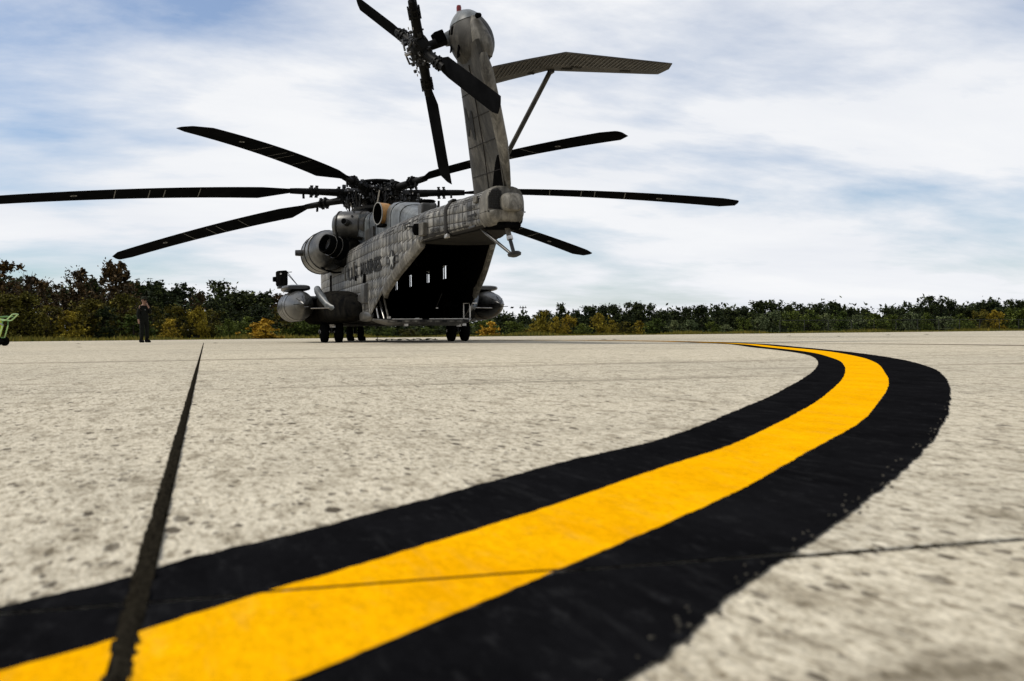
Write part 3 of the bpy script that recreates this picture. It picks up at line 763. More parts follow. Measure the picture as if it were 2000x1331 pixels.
MB().box((-14.5, -.18, 3.80), (.12, .14, .10)).build('brace_fitting', M['dkmetal'], st)
MB().box((-14.95, -1.07, 5.56), (.16, .10, .08)).build('brace_fitting', M['dkmetal'], st)

# --- tail rotor
AX = Vector((-.0637, .911, -.407)).normalized()                 # points left and slightly down
TH = Vector((-15.1, 1.66, 5.78))
SH0 = TH - AX*.60
tm = Vector((.9976, .0698, 0)); tm = (tm-AX*tm.dot(AX)).normalized(); tp = AX.cross(tm).normalized()
if tp.z < 0: tp = -tp
MTR = Matrix((tm, tp, AX)).transposed()                    # columns: disc x, disc up, axis
tr = empty('tail_rotor'); tr.parent = heli
MB().tube([SH0-AX*.2, SH0+AX*.06], [.17, .13], 16).build('shaft_housing', M['blue_grey'], tr)
MB().tube([SH0+AX*.05, TH+AX*.05], [.10, .09], 16).build('shaft', M['cuff'], tr)
bevel(MB().box(SH0+AX*.20+Vector((.0, 0, .10)), (.26, .22, .20), MTR).build('pitch_beam_cover', M['soot_shade'], tr), .02)
bevel(MB().lathe([(-.14, .12), (-.12, .27), (.10, .30), (.14, .20), (.20, .16), (.22, .05)], TH, AX, 20).build('hub', M['cuff'], tr), .01)
MB().tube([TH+AX*.10+tm*.02, TH+AX*.34], [.05, .035], 10).build('hub_nut', M['steel'], tr)
bm_ = MB(); r0 = .16
secsB = []
for r, ch, th, le in ((.70, .16, .10, .08), (.90, .30, .09, .13), (1.12, .42, .075, .15), (2.78, .42, .045, .15), (2.98, .37, .035, .10), (3.05, .18, .02, -.09)):
    P = []
    for i in range(9):
        t = i/8; h = th*1.1*(.2969*math.sqrt(t)-.126*t-.3516*t*t+.2843*t**3-.1015*t**4)*2
        P.append((r, le-ch*t, h))
    tw = math.radians(10)
    ringp = P + [(r, y, -h-.002) for r, y, h in P[::-1]]
    secsB.append([(a, y*math.cos(tw)-z*math.sin(tw), y*math.sin(tw)+z*math.cos(tw)) for a, y, z in ringp])
tblade = bm_.rings(secsB).mesh('tail_rotor_blade', M['blade'], 50)
cf = MB().tube([(.15, 0, 0), (.4, 0, 0), (.7, 0, 0), (1.0, 0, 0)], [.11, .10, .095, .085], 12)
cf.tube([(.68, 0, 0), (.72, 0, 0)], .12, 12); cf.tube([(.80, 0, 0), (.84, 0, 0)], .12, 12)
for a in range(8):
    an_ = a*math.pi/4
    for rr in (.66, .74, .78, .86): cf.box((rr, .115*math.cos(an_), .115*math.sin(an_)), (.035, .025, .025))
tcuff = cf.mesh('blade_cuff', M['cuff'], 40)
lk = MB().tube([(.30, .10, .02), (.30, .16, .22)], .018, 8); lk.tube([(.30, .16, .22), (.08, .05, .30)], .02, 8); lk.box((.34, .10, .02), (.10, .06, .07))
for i in range(22): lk.box((.16+rnd.uniform(0, .3), rnd.uniform(-.15, .15), rnd.uniform(-.13, .2)), (rnd.uniform(.02, .06),)*3)
tlink = lk.mesh('pitch_link', M['dkmetal'], 40)
gl_ = MB()
for i in range(5): gl_.box((.2+rnd.uniform(0, .3), rnd.uniform(-.12, .12), rnd.uniform(.08, .22)), (.05, .015, .015))
tglint = gl_.mesh('bolt_heads', M['steel'], 0)
for k in range(4):
    # angle from straight down: +-45 degrees
    a = math.radians(-54 + 90*k)
    Rk = MTR.to_4x4() @ Matrix.Rotation(a, 4, 'Z')
    mw = Matrix.Translation(TH) @ Rk
    b_ = link('tail_rotor_blade', tblade, tr); b_.matrix_local = mw
    for nm, m2 in (('blade_cuff', tcuff), ('pitch_link', tlink), ('bolt_heads', tglint)):
        c_ = link(nm, m2, tr); c_.matrix_local = mw
        if nm != 'blade_cuff': tag(c_, kind='stuff')

# --- main rotor
HUB = Vector((0, 0, 4.93)); TILT = Matrix.Rotation(math.radians(5.1), 4, 'Y') @ Matrix.Rotation(math.radians(-.25), 4, 'X')
mr = empty('main_rotor'); mr.parent = heli; mr.matrix_local = Matrix.Translation(HUB) @ TILT
def sec_at(r):
    ch = I(r, [2.55, 2.9, 3.9, 11.5, 11.98, 12.04], [.20, .26, .74, .74, .46, .20])
    le = I(r, [2.55, 2.9, 3.9, 11.5, 11.98, 12.04], [.10, .13, .22, .22, .02, -.20])
    th = I(r, [2.55, 2.9, 3.9, 12.04], [.16, .15, .095, .06])
    z = -.88*max(0, (r-1.0)/11.04)**1.75
    tw = math.radians(I(r, [2.5, 12], [9, -1]))
    return ch, le, th, z, tw
def blade_pt(r, t, sgn, off=0):
    ch, le, th, z, tw = sec_at(r)
    h = th*1.1*(.2969*math.sqrt(t)-.126*t-.3516*t*t+.2843*t**3-.1015*t**4)*2+off
    y = le-ch*t; zz_ = sgn*max(h, .002)
    return (r, y*math.cos(tw)-zz_*math.sin(tw), z+y*math.sin(tw)+zz_*math.cos(tw))
rings_ = []
for r in list(np.linspace(2.55, 3.9, 8))+list(np.linspace(4.3, 11.5, 16))+[11.75, 11.98, 12.04]:
    rings_.append([blade_pt(r, i/9, 1) for i in range(10)]+[blade_pt(r, i/9, -1) for i in range(9, -1, -1)])
blade_me = MB().rings(rings_).mesh('rotor_blade', M['blade'], 50)
st_me = []
for r, a0, a1 in ((5.8, .08, .9), (6.85, .15, .95), (7.3, .15, .95), (8.3, .05, .95)):
    q = MB(); rows = [[blade_pt(r+d, t, -1, .004) for d in (-.012, .012)] for t in np.linspace(a0, a1, 8)]
    q.rings(rows, False, False); st_me.append(q.mesh('blade_stripe', M['white'], 0))
q = MB(); ro = []
for i in range(21):
    a = 2*math.pi*i/20; ro.append([blade_pt(9.45+math.cos(a)*R_, .45+math.sin(a)*R_*.8, -1, .005) for R_ in (.05, .10)])
q.rings(ro, False, False); oval_me = q.mesh('lifting_mark', M['white'], 0)
dz = lambda r: -.88*max(0, (r-1.0)/11.04)**1.75
cu = MB().tube([(r, 0, dz(r)) for r in (.75, 1.0, 1.6, 2.2, 2.7, 2.95)], [.13, .135, .12, .105, .10, .09], 14)
cuff_me = cu.mesh('blade_spar', M['cuff'], 40)
co = MB()
for r in (1.12, 1.30, 2.05, 2.22): co.tube([(r, 0, dz(r)), (r+.06, 0, dz(r))], .175, 14)
for r in (1.12, 1.30, 2.05, 2.22):
    for a in range(6):
        co.box((r+.03, .18*math.cos(a*math.pi/3), dz(r)+.18*math.sin(a*math.pi/3)), (.10, .035, .035))
co.box((1.2, .0, -.19), (.22, .13, .14)); co.box((2.5, -.08, dz(2.5)-.15), (.07, .04, .14)); co.box((1.55, .16, -.02), (.30, .07, .10))
coll_me = co.mesh('blade_collars', M['cuff'], 40)
hp = MB()                                                   # hinge block, damper, pitch horn, rods
hp.box((.55, 0, .10), (.42, .34, .09)); hp.box((.55, 0, -.12), (.42, .34, .09)); hp.box((.80, 0, 0), (.20, .26, .32))
hp.tube([(.42, .30, .05), (1.02, .24, .02)], .085, 12); hp.tube([(.70, .28, .03), (1.20, .20, 0)], .045, 10)
hp.tube([(.95, -.22, -.05), (.88, -.30, -.55)], .035, 8); hp.tube([(.92, .18, -.2), (.80, .26, -.60)], .025, 8)
hp.box((1.0, -.20, -.02), (.18, .20, .12)); hp.tube([(.30, -.25, .16), (.9, -.2, .12)], .03, 8)
for i in range(26):
    hp.box((rnd.uniform(.35, 1.15), rnd.uniform(-.32, .34), rnd.uniform(-.40, .24)), (rnd.uniform(.03, .12), rnd.uniform(.03, .12), rnd.uniform(.03, .12)), Matrix.Rotation(rnd.uniform(0, 3), 3, 'Z'))
for i in range(5):
    x_, y_ = rnd.uniform(.4, 1.1), rnd.uniform(-.3, .3)
    hp.tube([(x_, y_, rnd.uniform(-.1, .2)), (x_+.08, y_+.1, -.3), (x_+rnd.uniform(-.2, .1), y_, -.45)], .014, 6)
horn_me = hp.mesh('hinge_and_damper', M['dkmetal'], 40)
gb_ = MB()
for i in range(26):
    gb_.box((rnd.uniform(.4, 1.25), rnd.uniform(-.36, .36), rnd.uniform(-.32, .22)), (.03, .03, rnd.uniform(.03, .07)), Matrix.Rotation(rnd.uniform(0, 3), 3, 'X'))
glint_me = gb_.mesh('bright_fittings', M['steel'], 0)
PH = -.069
for k in range(7):
    R = Matrix.Rotation(PH+k*2*math.pi/7, 4, 'Z')
    az = PH+k*2*math.pi/7
    R0 = R
    R = R @ Matrix.Translation((1.0, 0, 0)) @ Matrix.Rotation(math.radians(9.5)*math.sin(az+.35), 4, 'X') @ Matrix.Translation((-1.0, 0, 0))
    b_ = link('rotor_blade', blade_me, mr); b_.matrix_local = R
    for s_ in st_me: c_ = link('blade_stripe', s_, mr); c_.matrix_local = R
    for nm, m2 in (('lifting_mark', oval_me), ('blade_spar', cuff_me), ('blade_collars', coll_me), ('hinge_and_damper', horn_me), ('bright_fittings', glint_me)):
        c_ = link(nm, m2, mr); c_.matrix_local = R0 if nm in ('hinge_and_damper', 'bright_fittings') else R
        if nm in ('blade_collars', 'hinge_and_damper', 'bright_fittings'): tag(c_, kind='stuff')
hb = MB().lathe([(-.30, .30), (-.28, .52), (-.16, .58), (-.12, .72), (-.06, .74), (.06, .74), (.12, .72), (.18, .58), (.24, .55), (.26, .50)], (0, 0, 0), (0, 0, 1), 28)
hb.build('rotor_head', M['cuff'], mr)
MB().lathe([(.20, .70), (.30, .84), (.35, .84), (.39, .70), (.42, .35), (.43, .05)], (0, 0, 0), (0, 0, 1), 32).build('head_cap', M['cuff'], mr)
hz = MB()
for i in range(60):
    a = rnd.uniform(0, 2*math.pi); r = rnd.uniform(.5, 1.0); z = rnd.uniform(-.42, .28)
    hz.box((r*math.cos(a), r*math.sin(a), z), (rnd.uniform(.04, .12), rnd.uniform(.03, .08), rnd.uniform(.04, .14)), Matrix.Rotation(a+rnd.uniform(-.5, .5), 3, 'Z'))
for i in range(24):
    a = rnd.uniform(0, 2*math.pi); r = rnd.uniform(.6, 1.05)
    pts = [(r*math.cos(a+d), r*math.sin(a+d), z) for d, z in ((0, rnd.uniform(.05, .3)), (.12, rnd.uniform(-.1, .1)), (.22, rnd.uniform(-.45, -.2)))]
    hz.tube(pts, .016, 6)
tag(hz.build('hoses_and_clamps', M['dkmetal'], mr), kind='stuff')
MB().lathe([(-.62, .75), (-.60, .86), (-.52, .88), (-.48, .80), (-.44, .55)], (0, 0, 0), (0, 0, 1), 28).build('swashplate', M['dkmetal'], mr)
MB().lathe([(-1.1, .42), (-.7, .36), (-.45, .34), (-.2, .3)], (0, 0, 0), (0, 0, 1), 20).build('mast', M['soot_shade'], mr)
for k in range(7):
    a = PH+(k+.35)*2*math.pi/7
    MB().tube([(.82*math.cos(a), .82*math.sin(a), -.56), (.95*math.cos(a+.12), .95*math.sin(a+.12), -.05)], .03, 8).build('pitch_rod', M['steel'] if k % 2 else M['dkmetal'], mr)

# --- upper deck: engine and gearbox housing
def rrect(x, w, z0, z1, r, n=5):
    P = [(x, w, z0)]
    P += [(x, w-r+r*math.cos(a), z1-r+r*math.sin(a)) for a in np.linspace(0, math.pi/2, n)]
    P += [(x, -(w-r+r*math.cos(a)), z1-r+r*math.sin(a)) for a in np.linspace(math.pi/2, 0, n)]
    P += [(x, -w, z0)]
    return P
DK = [(5.0, .45, 3.05, .12), (3.6, .70, 3.5, .3), (2.0, .82, 3.9, .35), (.8, .86, 4.05, .35), (-1.0, .86, 4.08, .35), (-3.0, .84, 4.05, .35), (-4.8, .80, 4.02, .36), (-6.0, .74, 3.96, .40), (-6.9, .66, 3.82, .36), (-7.6, .56, 3.62, .30), (-8.6, .44, 3.40, .24), (-9.6, .34, 3.24, .16), (-10.6, .2, 3.14, .08)]
MB().rings([rrect(x, w, 2.85, z, r) for x, w, z, r in DK]).build('upper_deck', M['blue_grey'], heli, 50)
ds = MB()
for x in (-2.6, -3.5, -4.5, -6.4, -7.25):
    X_ = [q[0] for q in DK][::-1]; w = I(x, X_, [q[1] for q in DK][::-1]); z1 = I(x, X_, [q[2] for q in DK][::-1]); r = I(x, X_, [q[3] for q in DK][::-1])
    ds.tube([(x, y*1.004, z+.004) for _, y, z in rrect(x, w, 2.9, z1, r, 6)], .012, 5)
ds.build('deck_seams', M['grime'], heli)
MB().box((-3.6, .84, 3.18), (1.5, .05, .5)).build('side_cowling', M['skin'], heli)
# oil cooler outlet behind the deck
bevel(MB().box((-9.2, .28, 3.36), (.46, .40, .36), Matrix.Rotation(-.10, 3, 'Y')).build('cooler_outlet', M['skin'], heli), .05, 3)
MB().lathe([(0, .20), (.03, .22), (.06, .18)], (-9.2, .28, 3.55), (0, 0, 1), 18).build('cooler_rim', M['soot_shade'], heli)
MB().tube([(-9.5, .06, 3.2), (-9.5, .05, 3.56)], .03, 8).build('vent_pipe', M['soot_shade'], heli)
an = MB().tube([(-7.0, .0, 3.8), (-7.25, .1, 4.02)], .03, 8); an.build('mast_fitting', M['dkmetal'], heli)
# centre engine exhaust on the left of the deck
ex = empty('engine_exhaust'); ex.parent = heli
EA_ = Vector((-.30, .95, .04)).normalized(); EO = Vector((-5.55, .50, 3.63))
def oval(t, ry, rz):
    u = Vector((0, 0, 1)); w = EA_.cross(u).normalized()
    return [EO+EA_*t+ry*math.cos(a)*w+rz*math.sin(a)*u for a in np.linspace(0, 2*math.pi, 27)[:-1]]
MB().rings([oval(t, a, b) for t, a, b in ((0, .30, .30), (.2, .29, .31), (.42, .275, .31), (.46, .27, .305))], True, False).build('exhaust_pipe', M['bronze'], ex)
MB().rings([oval(t, a, b) for t, a, b in ((.455, .285, .32), (.475, .285, .32), (.475, .262, .297))], True, False).build('exhaust_rim', M['marklight'], ex)
MB().rings([oval(t, a, b) for t, a, b in ((.47, .262, .297), (.2, .238, .27), (.12, .2, .2), (.11, .01, .01))], True, False).build('exhaust_core', M['soot_shade'], ex)
MB().rings([oval(t, a, b) for t, a, b in ((-.1, .42, .36), (.12, .41, .36), (.16, .36, .33))], True, False).build('exhaust_shroud', M['soot_shade'], ex)
bevel(MB().box((-5.75, .80, 3.30), (.50, .22, .07), Matrix.Rotation(.2, 3, 'Z')).build('exhaust_shade_plate', M['soot_shade'], ex), .02)  # black plate added to paint in the shade below the pipe
# air particle separators and engines
def eaps(o, ax, r, ln, nm, par):
    e = empty(nm); e.parent = par
    ax = Vector(ax).normalized(); o = Vector(o)
    MB().lathe([(-ln*.5, r*.80), (-ln*.42, r*.97), (-ln*.1, r), (ln*.30, r*.99), (ln*.36, r*.93)], o, ax, 30).build('barrel', M['skin'], e, 35)
    MB().lathe([(ln*.30, r*1.02), (ln*.335, r*1.02)], o, ax, 30).build('band', M['grime'], e)
    MB().lathe([(-ln*.30, r*1.015), (-ln*.27, r*1.015)], o, ax, 30).build('band', M['grime'], e)
    MB().lathe([(ln*.36, r*.92), (ln*.46, r*.72), (ln*.52, r*.35), (ln*.53, .02)], o, ax, 30).build('end_dome', M['skin'], e, 35)
    side = Vector((0, 1, 0)) if abs(ax.y) < .7 else Vector((-.8, .5, .1)).normalized()
    MB().tube([o+side*r*.9, o+side*(r+.24)], [.115, .10], 14).build('scavenge_outlet', M['skin'], e)
    MB().tube([o+side*(r+.20), o+side*(r+.245)], .085, 14).build('outlet_mouth', M['soot_shade'], e)
    lm = MB()
    for i in range(3):
        a = .5+i*.55
        lm.box(o+ax*(-ln*.1)+Vector((0, 0, 1))*(r*.98*math.cos(a))+ (side-ax*side.dot(ax)).normalized()*(r*.98*math.sin(a)), (.05, .05, .05))
    lm.build('latches', M['dkmetal'], e)
    return e
for s in (1, -1):
    eaps((1.15, s*1.70, 3.03), (1, 0, 0), .68, 1.9, 'air_particle_separator', heli)
    en = empty('engine_nacelle'); en.parent = heli
    MB().lathe([(.30, .66), (0, .665), (-.5, .655), (-1.0, .62), (-1.45, .52), (-1.8, .36), (-1.95, .15), (-1.98, .02)], (0, s*1.72, 2.99), (1, 0, 0) if False else (1, 0, 0), 30).build('cowl', M['skin'], en, 50)
    MB().lathe([(-.62, .67), (-.57, .675)], (0, s*1.72, 2.99), (1, 0, 0), 30).build('cowl_band', M['pale'], en)
    ea = Vector((-.48, s*.84, .24)).normalized(); eo = Vector((-1.95, s*1.42, 2.90))
    MB().lathe([(-.40, .36), (0, .36), (.30, .34), (.70, .30), (.74, .295), (.74, .255), (.3, .25), (-.1, .25)], eo, ea, 26, False).build('exhaust_duct', M['soot_shade'], en)
    for t in (.28, .50): MB().lathe([(t, .345-(t-.28)*.08), (t+.018, .345-(t-.28)*.08)], eo, ea, 26).build('duct_ring', M['steel'], en)
    MB().lathe([(.0, .25), (.01, .01)], eo, ea, 20, False).build('duct_core', M['soot_shade'], en)
    MB().lathe([(-.3, .50), (.0, .52), (.10, .46)], eo+Vector((.1, 0, 0)), ea, 26).build('duct_shield', M['sponson'], en)
    MB().box((-1.7, s*1.35, 3.26), (.4, .5, .30), Matrix.Rotation(-s*.5, 3, 'Z')).build('aft_shield', M['soot_shade'], en)
    py = MB().box((-.6, s*1.12, 3.06), (1.7, .62, .10)); py.box((-1.0, s*1.0, 3.22), (.12, .6, .12)); py.tube([(-1.2, s*1.15, 2.85), (-1.25, s*1.1, 3.2)], .04, 8); py.tube([(-1.6, s*1.2, 2.85), (-1.55, s*1.0, 3.15)], .03, 8); py.tube([(-.3, s*1.15, 2.8), (-.3, s*1.1, 3.0)], .06, 8)
    py.build('engine_mount', M['dkmetal'], en)
    MB().tube([(-.9, s*2.0, 2.44), (-.95, s*1.85, 2.32), (-1.0, s*1.55, 2.24), (-1.0, s*1.36, 2.26)], .03, 8).build('drain_hose', M['rubber'], en)
eaps((-1.9, 1.10, 3.68), (.50, .86, .02), .46, 1.25, 'air_particle_separator', heli)
MB().rings([[(-2.5, .80, 3.25), (-1.4, .80, 3.25), (-1.4, .80, 4.0), (-2.5, .80, 4.0)], [(-2.45, 1.0, 3.3), (-1.5, 1.1, 3.3), (-1.5, 1.1, 3.98), (-2.45, 1.0, 3.98)]]).build('intake_duct', M['blue_grey'], heli)

# --- sponsons, tanks, countermeasure pods
def superring(x, cy, cz, wy, wz, n=24, e=.55):
    return [(x, cy+wy*math.copysign(abs(math.cos(a))**e, math.cos(a)), cz+wz*math.copysign(abs(math.sin(a))**e, math.sin(a))) for a in np.linspace(0, 2*math.pi, n+1)[:-1]]
for s in (1, -1):
    sp_ = empty('sponson'); sp_.parent = heli
    MB().rings([superring(x, s*cy, cz, wy, wz) for x, cy, cz, wy, wz in ((2.2, 1.6, 1.0, .25, .22), (1.6, 1.75, 1.0, .45, .36), (.6, 1.85, 1.02, .58, .44), (-2.5, 1.85, 1.05, .60, .48), (-3.8, 1.80, 1.06, .58, .48), (-4.5, 1.70, 1.02, .48, .42), (-5.0, 1.58, .96, .34, .30), (-5.3, 1.48, .9, .16, .14))]).build('sponson_body', M['sponson'], sp_, 60)
    MB().rings([superring(x, s*2.50, 1.36, .40, t, 16, .8) for x, t in ((-.3, .03), (-.8, .08), (-2.0, .09), (-2.8, .06), (-3.1, .02))]).build('tank_pylon', M['blue_grey'], sp_, 60)
    MB().tube([(-3.2, s*2.38, 1.62), (-3.6, s*2.40, 1.52), (-4.0, s*2.32, 1.32), (-4.3, s*2.20, 1.12), (-4.55, s*2.08, 1.02), (-4.75, s*1.95, 1.01)], [.10, .115, .12, .12, .11, .06], 14).build('fuel_dump_pipe', M['blue_grey'], sp_)
    MB().tube([(-4.5, s*2.72, 1.0), (-4.6, s*1.52, 1.02)], .014, 6).build('static_line', M['steel'], sp_)
    tk = empty('drop_tank'); tk.parent = heli
    ty = s*2.93
    prof = [(-2.72, .02), (-2.62, .10), (-2.35, .22), (-1.9, .35), (-1.3, .44), (-.6, .47), (.9, .47), (1.5, .44), (2.1, .35), (2.5, .22), (2.7, .06), (2.72, .01)]
    MB().lathe(prof, (-1.95, ty, 1.12), (1, 0, 0), 36).build('tank_shell', M['tank'], tk, 50)
    for t, r in ((-1.3, .445), (-.65, .474), (-.1, .476), (.45, .476), (1.0, .474)): MB().lathe([(t-.012, r), (t+.012, r)], (-1.95, ty, 1.12), (1, 0, 0), 36).build('tank_band', M['sponson'], tk)
    MB().lathe([(-2.73, .015), (-2.63, .105), (-2.36, .225), (-2.34, .222)], (-1.95, ty, 1.12), (1, 0, 0), 24).build('tail_cap', M['tank'], tk)
    fl = MB()
    for a in np.linspace(0, math.pi, 5):
        fl.tube([(-1.95-2.60, ty+.12*math.cos(a), 1.12+.12*math.sin(a)), (-1.95-2.3, ty+.255*math.cos(a), 1.12+.255*math.sin(a))], .008, 5)
    fl.build('cap_ribs', M['sponson'], tk)
    MB().tube([(-4.6, ty, 1.04), (-5.1, ty-s*.02, 1.03), (-5.6, ty-.04*s, 1.02)], .010, 6).build('static_wick', M['dkmetal'], tk)
    pod = empty('countermeasure_pod'); pod.parent = heli
    rows = [superring(x, s*2.95, 1.67, wy, wz, 20, .7) for x, wy, wz in ((-.9, .20, .05), (-1.3, .36, .085), (-2.6, .43, .095), (-3.0, .38, .085), (-3.15, .30, .05))]
    MB().rings(rows).build('pod_shell', M['tank'], pod, 60)
    MB().box((-2.1, s*2.93, 1.575), (1.3, .34, .10)).build('pod_foot', M['sponson'], pod)
    pt = MB()
    pt.tube([(-2.9, s*3.1, 1.60), (-3.15, s*3.16, 1.42)], .015, 6); pt.tube([(-2.6, s*2.8, 1.60), (-3.05, s*2.78, 1.46)], .012, 6)
    pt.build('pod_stays', M['soot_shade'], pod)
ir = empty('infrared_jammer'); ir.parent = heli
bevel(MB().rings([[(-1.2, 3.10, 1.80), (-.75, 3.10, 1.80), (-.75, 3.40, 1.80), (-1.2, 3.40, 1.80)], [(-1.2, 3.08, 1.86), (-.7, 3.08, 1.86), (-.7, 3.42, 1.86), (-1.2, 3.42, 1.86)], [(-1.2, 3.08, 2.26), (-.7, 3.08, 2.26), (-.7, 3.42, 2.26), (-1.2, 3.42, 2.22)], [(-1.15, 3.12, 2.30), (-.75, 3.12, 2.30), (-.75, 3.38, 2.30), (-1.15, 3.38, 2.28)]]).build('jammer_box', M['sponson'], ir), .02)
MB().tube([(-.95, 3.40, 2.02), (-.95, 3.53, 2.02)], [.09, .075], 14).build('jammer_lens', M['soot_shade'], ir)
MB().tube([(-1.21, 3.30, 2.18), (-1.23, 3.30, 2.18)], .03, 10).build('round_port', M['steel'], ir)
MB().box((-1.05, 3.2, 1.76), (.6, .36, .07)).build('mount', M['tank'], ir)
for d in (0, .06): MB().tube([(-1.1, 3.07, 2.22-d), (-2.2, 2.85, 1.75)], .012, 6).build('stay', M['dkmetal'], ir)
MB().tube([(-1.1, 3.10, 2.24), (-1.15, 2.95, 2.245)], .012, 6).build('stay', M['dkmetal'], ir)
# right sponson ladder frame and flap seen through the ramp opening
fp = MB().box((-5.6, -1.62, 1.28), (.05, .16, .42), Matrix.Rotation(.45, 3, 'X')).build('sponson_flap', M['marklight'], heli); bevel(fp, .02)
MB().lathe([(-.3, .05), (-.2, .15), (.1, .17), (.3, .12)], (-5.3, -1.72, 1.0), (1, 0, 0), 18).build('sponson_fairing', M['pale'], heli)
lad = MB().tube([(-7.3, -1.12, .66), (-7.3, -1.12, 1.06), (-7.3, -1.5, 1.06)], .02, 6); lad.tube([(-7.3, -1.3, 1.06), (-7.3, -1.3, .66)], .02, 6)
lad.build('ramp_side_frame', M['steel'], heli)

# --- boxes on the left side behind the sponson
bevel(MB().rings([[(-5.9, 1.34, 1.08), (-5.9, 1.34, 1.66), (-6.35, 1.33, 1.66), (-6.35, 1.33, 1.08)], [(-5.95, 1.50, 1.10), (-5.95, 1.50, 1.62), (-6.33, 1.46, 1.62), (-6.33, 1.46, 1.10)]]).build('flare_dispenser', M['skin'], heli), .015)
bevel(MB().rings([[(-5.0, 1.34, 1.32), (-5.0, 1.34, 1.18), (-5.9, 1.34, 1.08), (-5.9, 1.34, 1.48)], [(-5.1, 1.45, 1.32), (-5.1, 1.45, 1.2), (-5.9, 1.47, 1.10), (-5.9, 1.47, 1.44)]]).build('dispenser_fairing', M['skin'], heli), .015)
MB().tube([(-5.98, 1.40, 1.66), (-5.98, 1.38, 1.92)], .04, 8).build('dispenser_post', M['soot_shade'], heli)
MB().box((1.7, 1.365, 1.75), (.34, .03, 1.1)).build('crew_door_gap', M['soot_shade'], heli)
for x, z0, z1 in ((-4.3, 1.95, 2.38), (-2.5, 1.9, 2.36)):
    MB().tube([(x, 1.41, z0), (x, 1.44, z0+.05), (x, 1.44, z1-.05), (x, 1.41, z1)], .03, 8).build('grab_rail', M['pale'], heli)
MB().box((-4.3, 1.38, 1.88), (.10, .05, .14)).build('rail_foot', M['soot_shade'], heli)
hs = MB().rings([superring(x, 1.30, .74, w, h, 16, .8) for x, w, h in ((-4.9, .05, .05), (-5.3, .14, .14), (-6.0, .16, .16), (-6.5, .10, .12), (-6.7, .03, .04))]); hs.build('lower_hull_fairing', M['skin'], heli, 60)

# --- cargo ramp and what shows inside
rp = empty('cargo_ramp'); rp.parent = heli
rows = []
for y in np.linspace(-1.28, 1.28, 15):
    e = abs(y)/1.28; lift = .12*max(0, (e-.72)/.28)**1.6
    xa = -8.05 + .55*max(0, (e-.80)/.20)**1.5
    rows.append([(-6.35, y, .645+lift*.3), (xa, y, .615+lift*.2), (xa-.03, y, .595+lift*.3), (xa, y, .50+lift), (-7.2, y, .45+lift*1.3), (-6.35, y, .50+lift)])
MB().rings(rows).build('ramp_deck', M['skin'], rp, 40)
for i in range(11):
    y = -1.0+i*.2
    MB().box((-8.088, y, .565+rnd.uniform(-.005, .005)), (.012, .13, .05)).build('edge_plate', M['pale'] if i % 3 else M['grime'], rp, 0)
MB().box((-8.02, -.52, .628), (.10, 1.05, .02)).build('toe_strip', M['steel'], rp)
MB().box((-8.02, .60, .628), (.10, .80, .02)).build('toe_strip', M['steel'], rp)
for y in (.62, -.95): MB().box((-8.0, y, .47), (.10, .10, .06)).build('ramp_foot', M['steel'], rp)
for (a, b_) in (((-7.6, 1.12, .64), (-6.9, 1.20, 1.42)), ((-7.3, 1.22, .66), (-7.2, 1.26, .98))):
    MB().tube([a, b_], .026, 10).build('ramp_actuator', M['steel'], rp)
MB().tube([(-7.9, 1.06, .64), (-7.6, 1.16, 1.35)], .024, 10).build('ramp_actuator', M['pale'], rp)
MB().box((-7.92, 1.06, .67), (.12, .08, .06)).build('actuator_foot', M['steel'], rp)
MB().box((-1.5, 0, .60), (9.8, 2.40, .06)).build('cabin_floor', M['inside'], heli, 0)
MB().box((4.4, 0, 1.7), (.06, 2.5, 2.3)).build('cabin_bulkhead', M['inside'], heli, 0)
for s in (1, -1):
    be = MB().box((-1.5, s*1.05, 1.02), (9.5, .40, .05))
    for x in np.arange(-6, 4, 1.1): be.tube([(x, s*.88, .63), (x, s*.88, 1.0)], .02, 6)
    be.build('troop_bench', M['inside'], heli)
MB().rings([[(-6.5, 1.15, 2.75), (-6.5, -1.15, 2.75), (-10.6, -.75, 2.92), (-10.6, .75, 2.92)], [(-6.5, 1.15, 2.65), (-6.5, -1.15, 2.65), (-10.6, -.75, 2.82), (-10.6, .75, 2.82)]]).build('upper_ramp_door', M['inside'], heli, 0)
MB().tube([(-7.2, -.55, 1.35), (-7.0, -.42, .95)], .015, 6).build('hanging_strap', M['dkmetal'], heli)
MB().box((-7.0, -.44, .94), (.06, .06, .03)).build('strap_hook', M['steel'], heli)
MB().box((-7.9, .30, .64), (.09, .10, .03)).build('tie_down_ring', M['steel'], heli)

